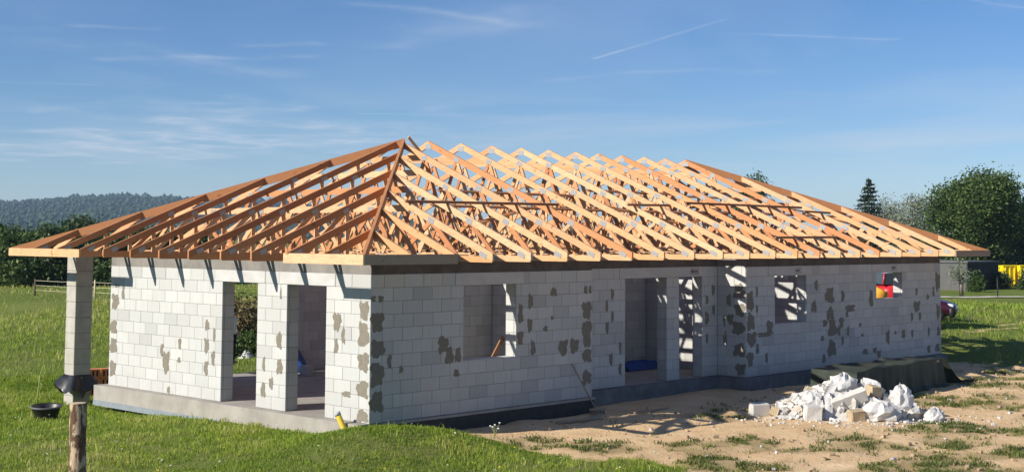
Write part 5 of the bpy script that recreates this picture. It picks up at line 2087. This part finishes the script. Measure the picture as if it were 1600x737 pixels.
def skip(label, u, dep, ln, rz):
    x, y = at(u, dep)
    t = empty('waste_skip', (x, y, gz(x, y)), rz)
    tag(t, label, 'skip', None)
    MY = bpy.data.materials.get('yellow_enamel') or plain('yellow_enamel', (.88, .66, .012), .5, .4, 0, .12, 3)
    h_, d_ = 1.72, 1.7
    a, b_ = ln / 2, ln / 2 - .28
    V = [(-b_, -d_ / 2, .1), (b_, -d_ / 2, .1), (b_, d_ / 2, .1), (-b_, d_ / 2, .1), (-a, -d_ / 2, h_), (a, -d_ / 2, h_), (a, d_ / 2, h_), (-a, d_ / 2, h_)]
    V += [(v[0] * .96, v[1] * .94, max(v[2], .16)) for v in V]
    F_ = [(0, 1, 5, 4), (1, 2, 6, 5), (2, 3, 7, 6), (3, 0, 4, 7), (3, 2, 1, 0), (8, 12, 13, 9), (9, 13, 14, 10), (10, 14, 15, 11), (11, 15, 12, 8), (8, 9, 10, 11), (4, 5, 13, 12), (5, 6, 14, 13), (6, 7, 15, 14), (7, 4, 12, 15)]
    obj('skip_body', V, F_, MY, t)
    for q in (-.33, 0, .33):
        V, F_ = bevel_box_data(.09, .06, h_ - .3, .012)
        obj('rib', V, F_, MY, t, loc=(q * ln, -d_ / 2 - .031, h_ / 2 + .08))
    V, F_ = bevel_box_data(ln + .08, .09, .10, .015)
    obj('rim', V, F_, MY, t, loc=(0, -d_ / 2 - .035, h_))
    for q in (-.3, .3):
        V, F_ = bevel_box_data(.5, 1.3, .12, .01)
        obj('skid', V, F_, M_TRIM, t, loc=(q * ln, 0, .035))
    return t


skip('small yellow waste skip next to the dark end of the grey shed', 1566, 112, 1.25, -.55)
skip('larger yellow waste skip at the right frame edge', 1600, 112, 2.2, -.55)

M_PATH = plain('pale_gravel', (.55, .52, .46), .95, .1, 0, .15, 3)
p0, p1 = at(1440, 90.5), at(1750, 91.5)
wd_ = Vector((p1[0] - p0[0], p1[1] - p0[1], 0)).normalized()
nn = Vector((-wd_.y, wd_.x, 0)) * .75
V, F_ = [], []
for i in range(24):
    f = i / 23
    x, y = p0[0] + (p1[0] - p0[0]) * f, p0[1] + (p1[1] - p0[1]) * f
    for sgn in (-1, 1):
        V.append((x + sgn * nn.x, y + sgn * nn.y, max(gz(x, y), gz(x + nn.x, y + nn.y), gz(x - nn.x, y - nn.y)) + .05))
for i in range(23):
    F_.append((i * 2, i * 2 + 2, i * 2 + 3, i * 2 + 1))
tag(obj('path', V, F_, M_PATH), 'pale straight path across the lawn on the right', kind='structure')

x, y = at(1497, 92)
yt = tree('young_tree', 'thin young tree tied to a stake before the grey shed', 'tree', x, y, [(0, 0, 1.7, .6, .6, .55), (.35, 0, 1.35, .4, .4, .4), (-.4, .1, 1.5, .45, .4, .4), (0, 0, 2.2, .35, .35, .4)], 650, .075, M_PALE, 1.3, .035, 201, .2, 9)
V, F_ = tube_data([(.12, -.05, -.2), (.12, -.05, 1.35)], [.05, .045], 8)
tag(yt, 'thin young tree tied to a stake before the grey shed', 'tree')
obj('stake', V, F_, M_OLDWOOD, yt, True)
x, y = at(1522, 100)
tree('garden_bush', 'small green bush against the dark end of the grey shed', 'shrub', x, y, [(0, 0, .5, .6, .6, .5), (.1, 0, 1.1, .35, .35, .45)], 1800, .08, M_OAK, .3, .03, 202, .18)
x, y = at(1562, 106)
tree('garden_bush', 'dark bush at the foot of the small yellow skip', 'shrub', x, y, [(0, 0, .6, .7, .7, .6), (-.3, 0, .9, .4, .4, .4)], 2200, .09, M_DARKLEAF, .3, .03, 203, .2)
x, y = at(1596, 105)
tree('garden_bush', 'tall narrow bush before the larger yellow skip', 'shrub', x, y, [(0, 0, .8, .22, .22, .8), (0, 0, .35, .4, .4, .35)], 1500, .08, M_DARKLEAF, .4, .04, 204, .14)
for i, (u, dep, lab) in enumerate(((1556, 91, 'thin dark fence post beside the pale path on the right'), (1502, 92.5, 'thin dark fence post right of the young tree'))):
    x, y = at(u, dep)
    V, F_ = tube_data([(0, 0, -.3), (0, 0, 1.35)], [.045, .04], 8)
    o = obj('fence_post', V, F_, M_TRIM, None, True, (x, y, gz(x, y)))
    tag(o, lab, 'post')

# ---- pasture fence across the left meadow: posts with white tapes
fe = empty('pasture_fence', (0, 0, 0))
tag(fe, 'pasture fence of wooden posts with pale tapes across the left meadow', 'fence')
FP = [at(u, d_) for u, d_ in ((60, 79), (146, 76), (230, 73))]
M_TAPE = plain('fence_tape', (.42, .40, .27), .7)
for i, (x, y) in enumerate(FP):
    V, F_ = tube_data([(x, y, gz(x, y) - .3), (x, y, gz(x, y) + 1.0)], [.06, .055], 8)
    obj('post', V, F_, M_BARK if i != 9 else M_OLDWOOD, fe, True)
xq, yq = at(153, 74)
V, F_ = tube_data([(xq, yq, gz(xq, yq) - .3), (xq, yq, gz(xq, yq) + 1.1)], [.05, .045], 8)
obj('post', V, F_, plain('peeled_post', (.55, .47, .30), .8), fe, True)
for i in range(len(FP) - 1):
    (xa, ya), (xb, yb) = FP[i], FP[i + 1]
    for hz_ in (.35, .62, .9):
        V, F_ = tube_data([(xa, ya, gz(xa, ya) + hz_), ((xa + xb) / 2, (ya + yb) / 2, (gz(xa, ya) + gz(xb, yb)) / 2 + hz_ - .03), (xb, yb, gz(xb, yb) + hz_)], [.014] * 3, 5)
        obj('tape', V, F_, M_TAPE, fe, True)

# white-flowering weed on the edge of the grass by the front wall
x, y = 2.05, -1.25
wf = empty('flowering_weed', (x, y, gz(x, y)))
tag(wf, 'small weed with white flower heads at the edge of the shaded wall', 'plant')
for i in range(5):
    a = i * 1.3
    hh = .13 + .03 * i
    V, F_ = tube_data([(0, 0, -.02), (.04 * math.cos(a), .04 * math.sin(a), hh * .6), (.09 * math.cos(a), .09 * math.sin(a), hh)], [.005, .004, .003], 5)
    obj('stem', V, F_, M_STALK, wf, True)
    V, F_ = lathe_data([(.004, -.006), (.022, .003), (.018, .012), (.004, .018)], 9)
    obj('flower', [(v[0] + .09 * math.cos(a), v[1] + .09 * math.sin(a), v[2] + hh) for v in V], F_, plain('white_flower', (.78, .78, .74), .7) if i == 0 else bpy.data.materials['white_flower'], wf)

# ------------------------------------------------------------------ haze
HAZE = 0.00014
mb = MB().box(-4300, -4300, -9, 4300, 4300, 104)
me = bpy.data.meshes.new('haze')
me.from_pydata(mb.V, [], mb.F)
hm = bpy.data.materials.new('air')
hm.use_nodes = True
ht = hm.node_tree
ht.nodes.remove(ht.nodes['Principled BSDF'])
pv = ht.nodes.new('ShaderNodeVolumePrincipled')
pv.inputs['Color'].default_value = (.50, .72, 1.0, 1)
pv.inputs['Density'].default_value = HAZE
pv.inputs['Anisotropy'].default_value = .0
ht.links.new(pv.outputs[0], ht.nodes['Material Output'].inputs['Volume'])
o = link('haze', me, hm)
tag(o, 'thin bluish summer haze over the landscape', 'haze', kind='stuff')
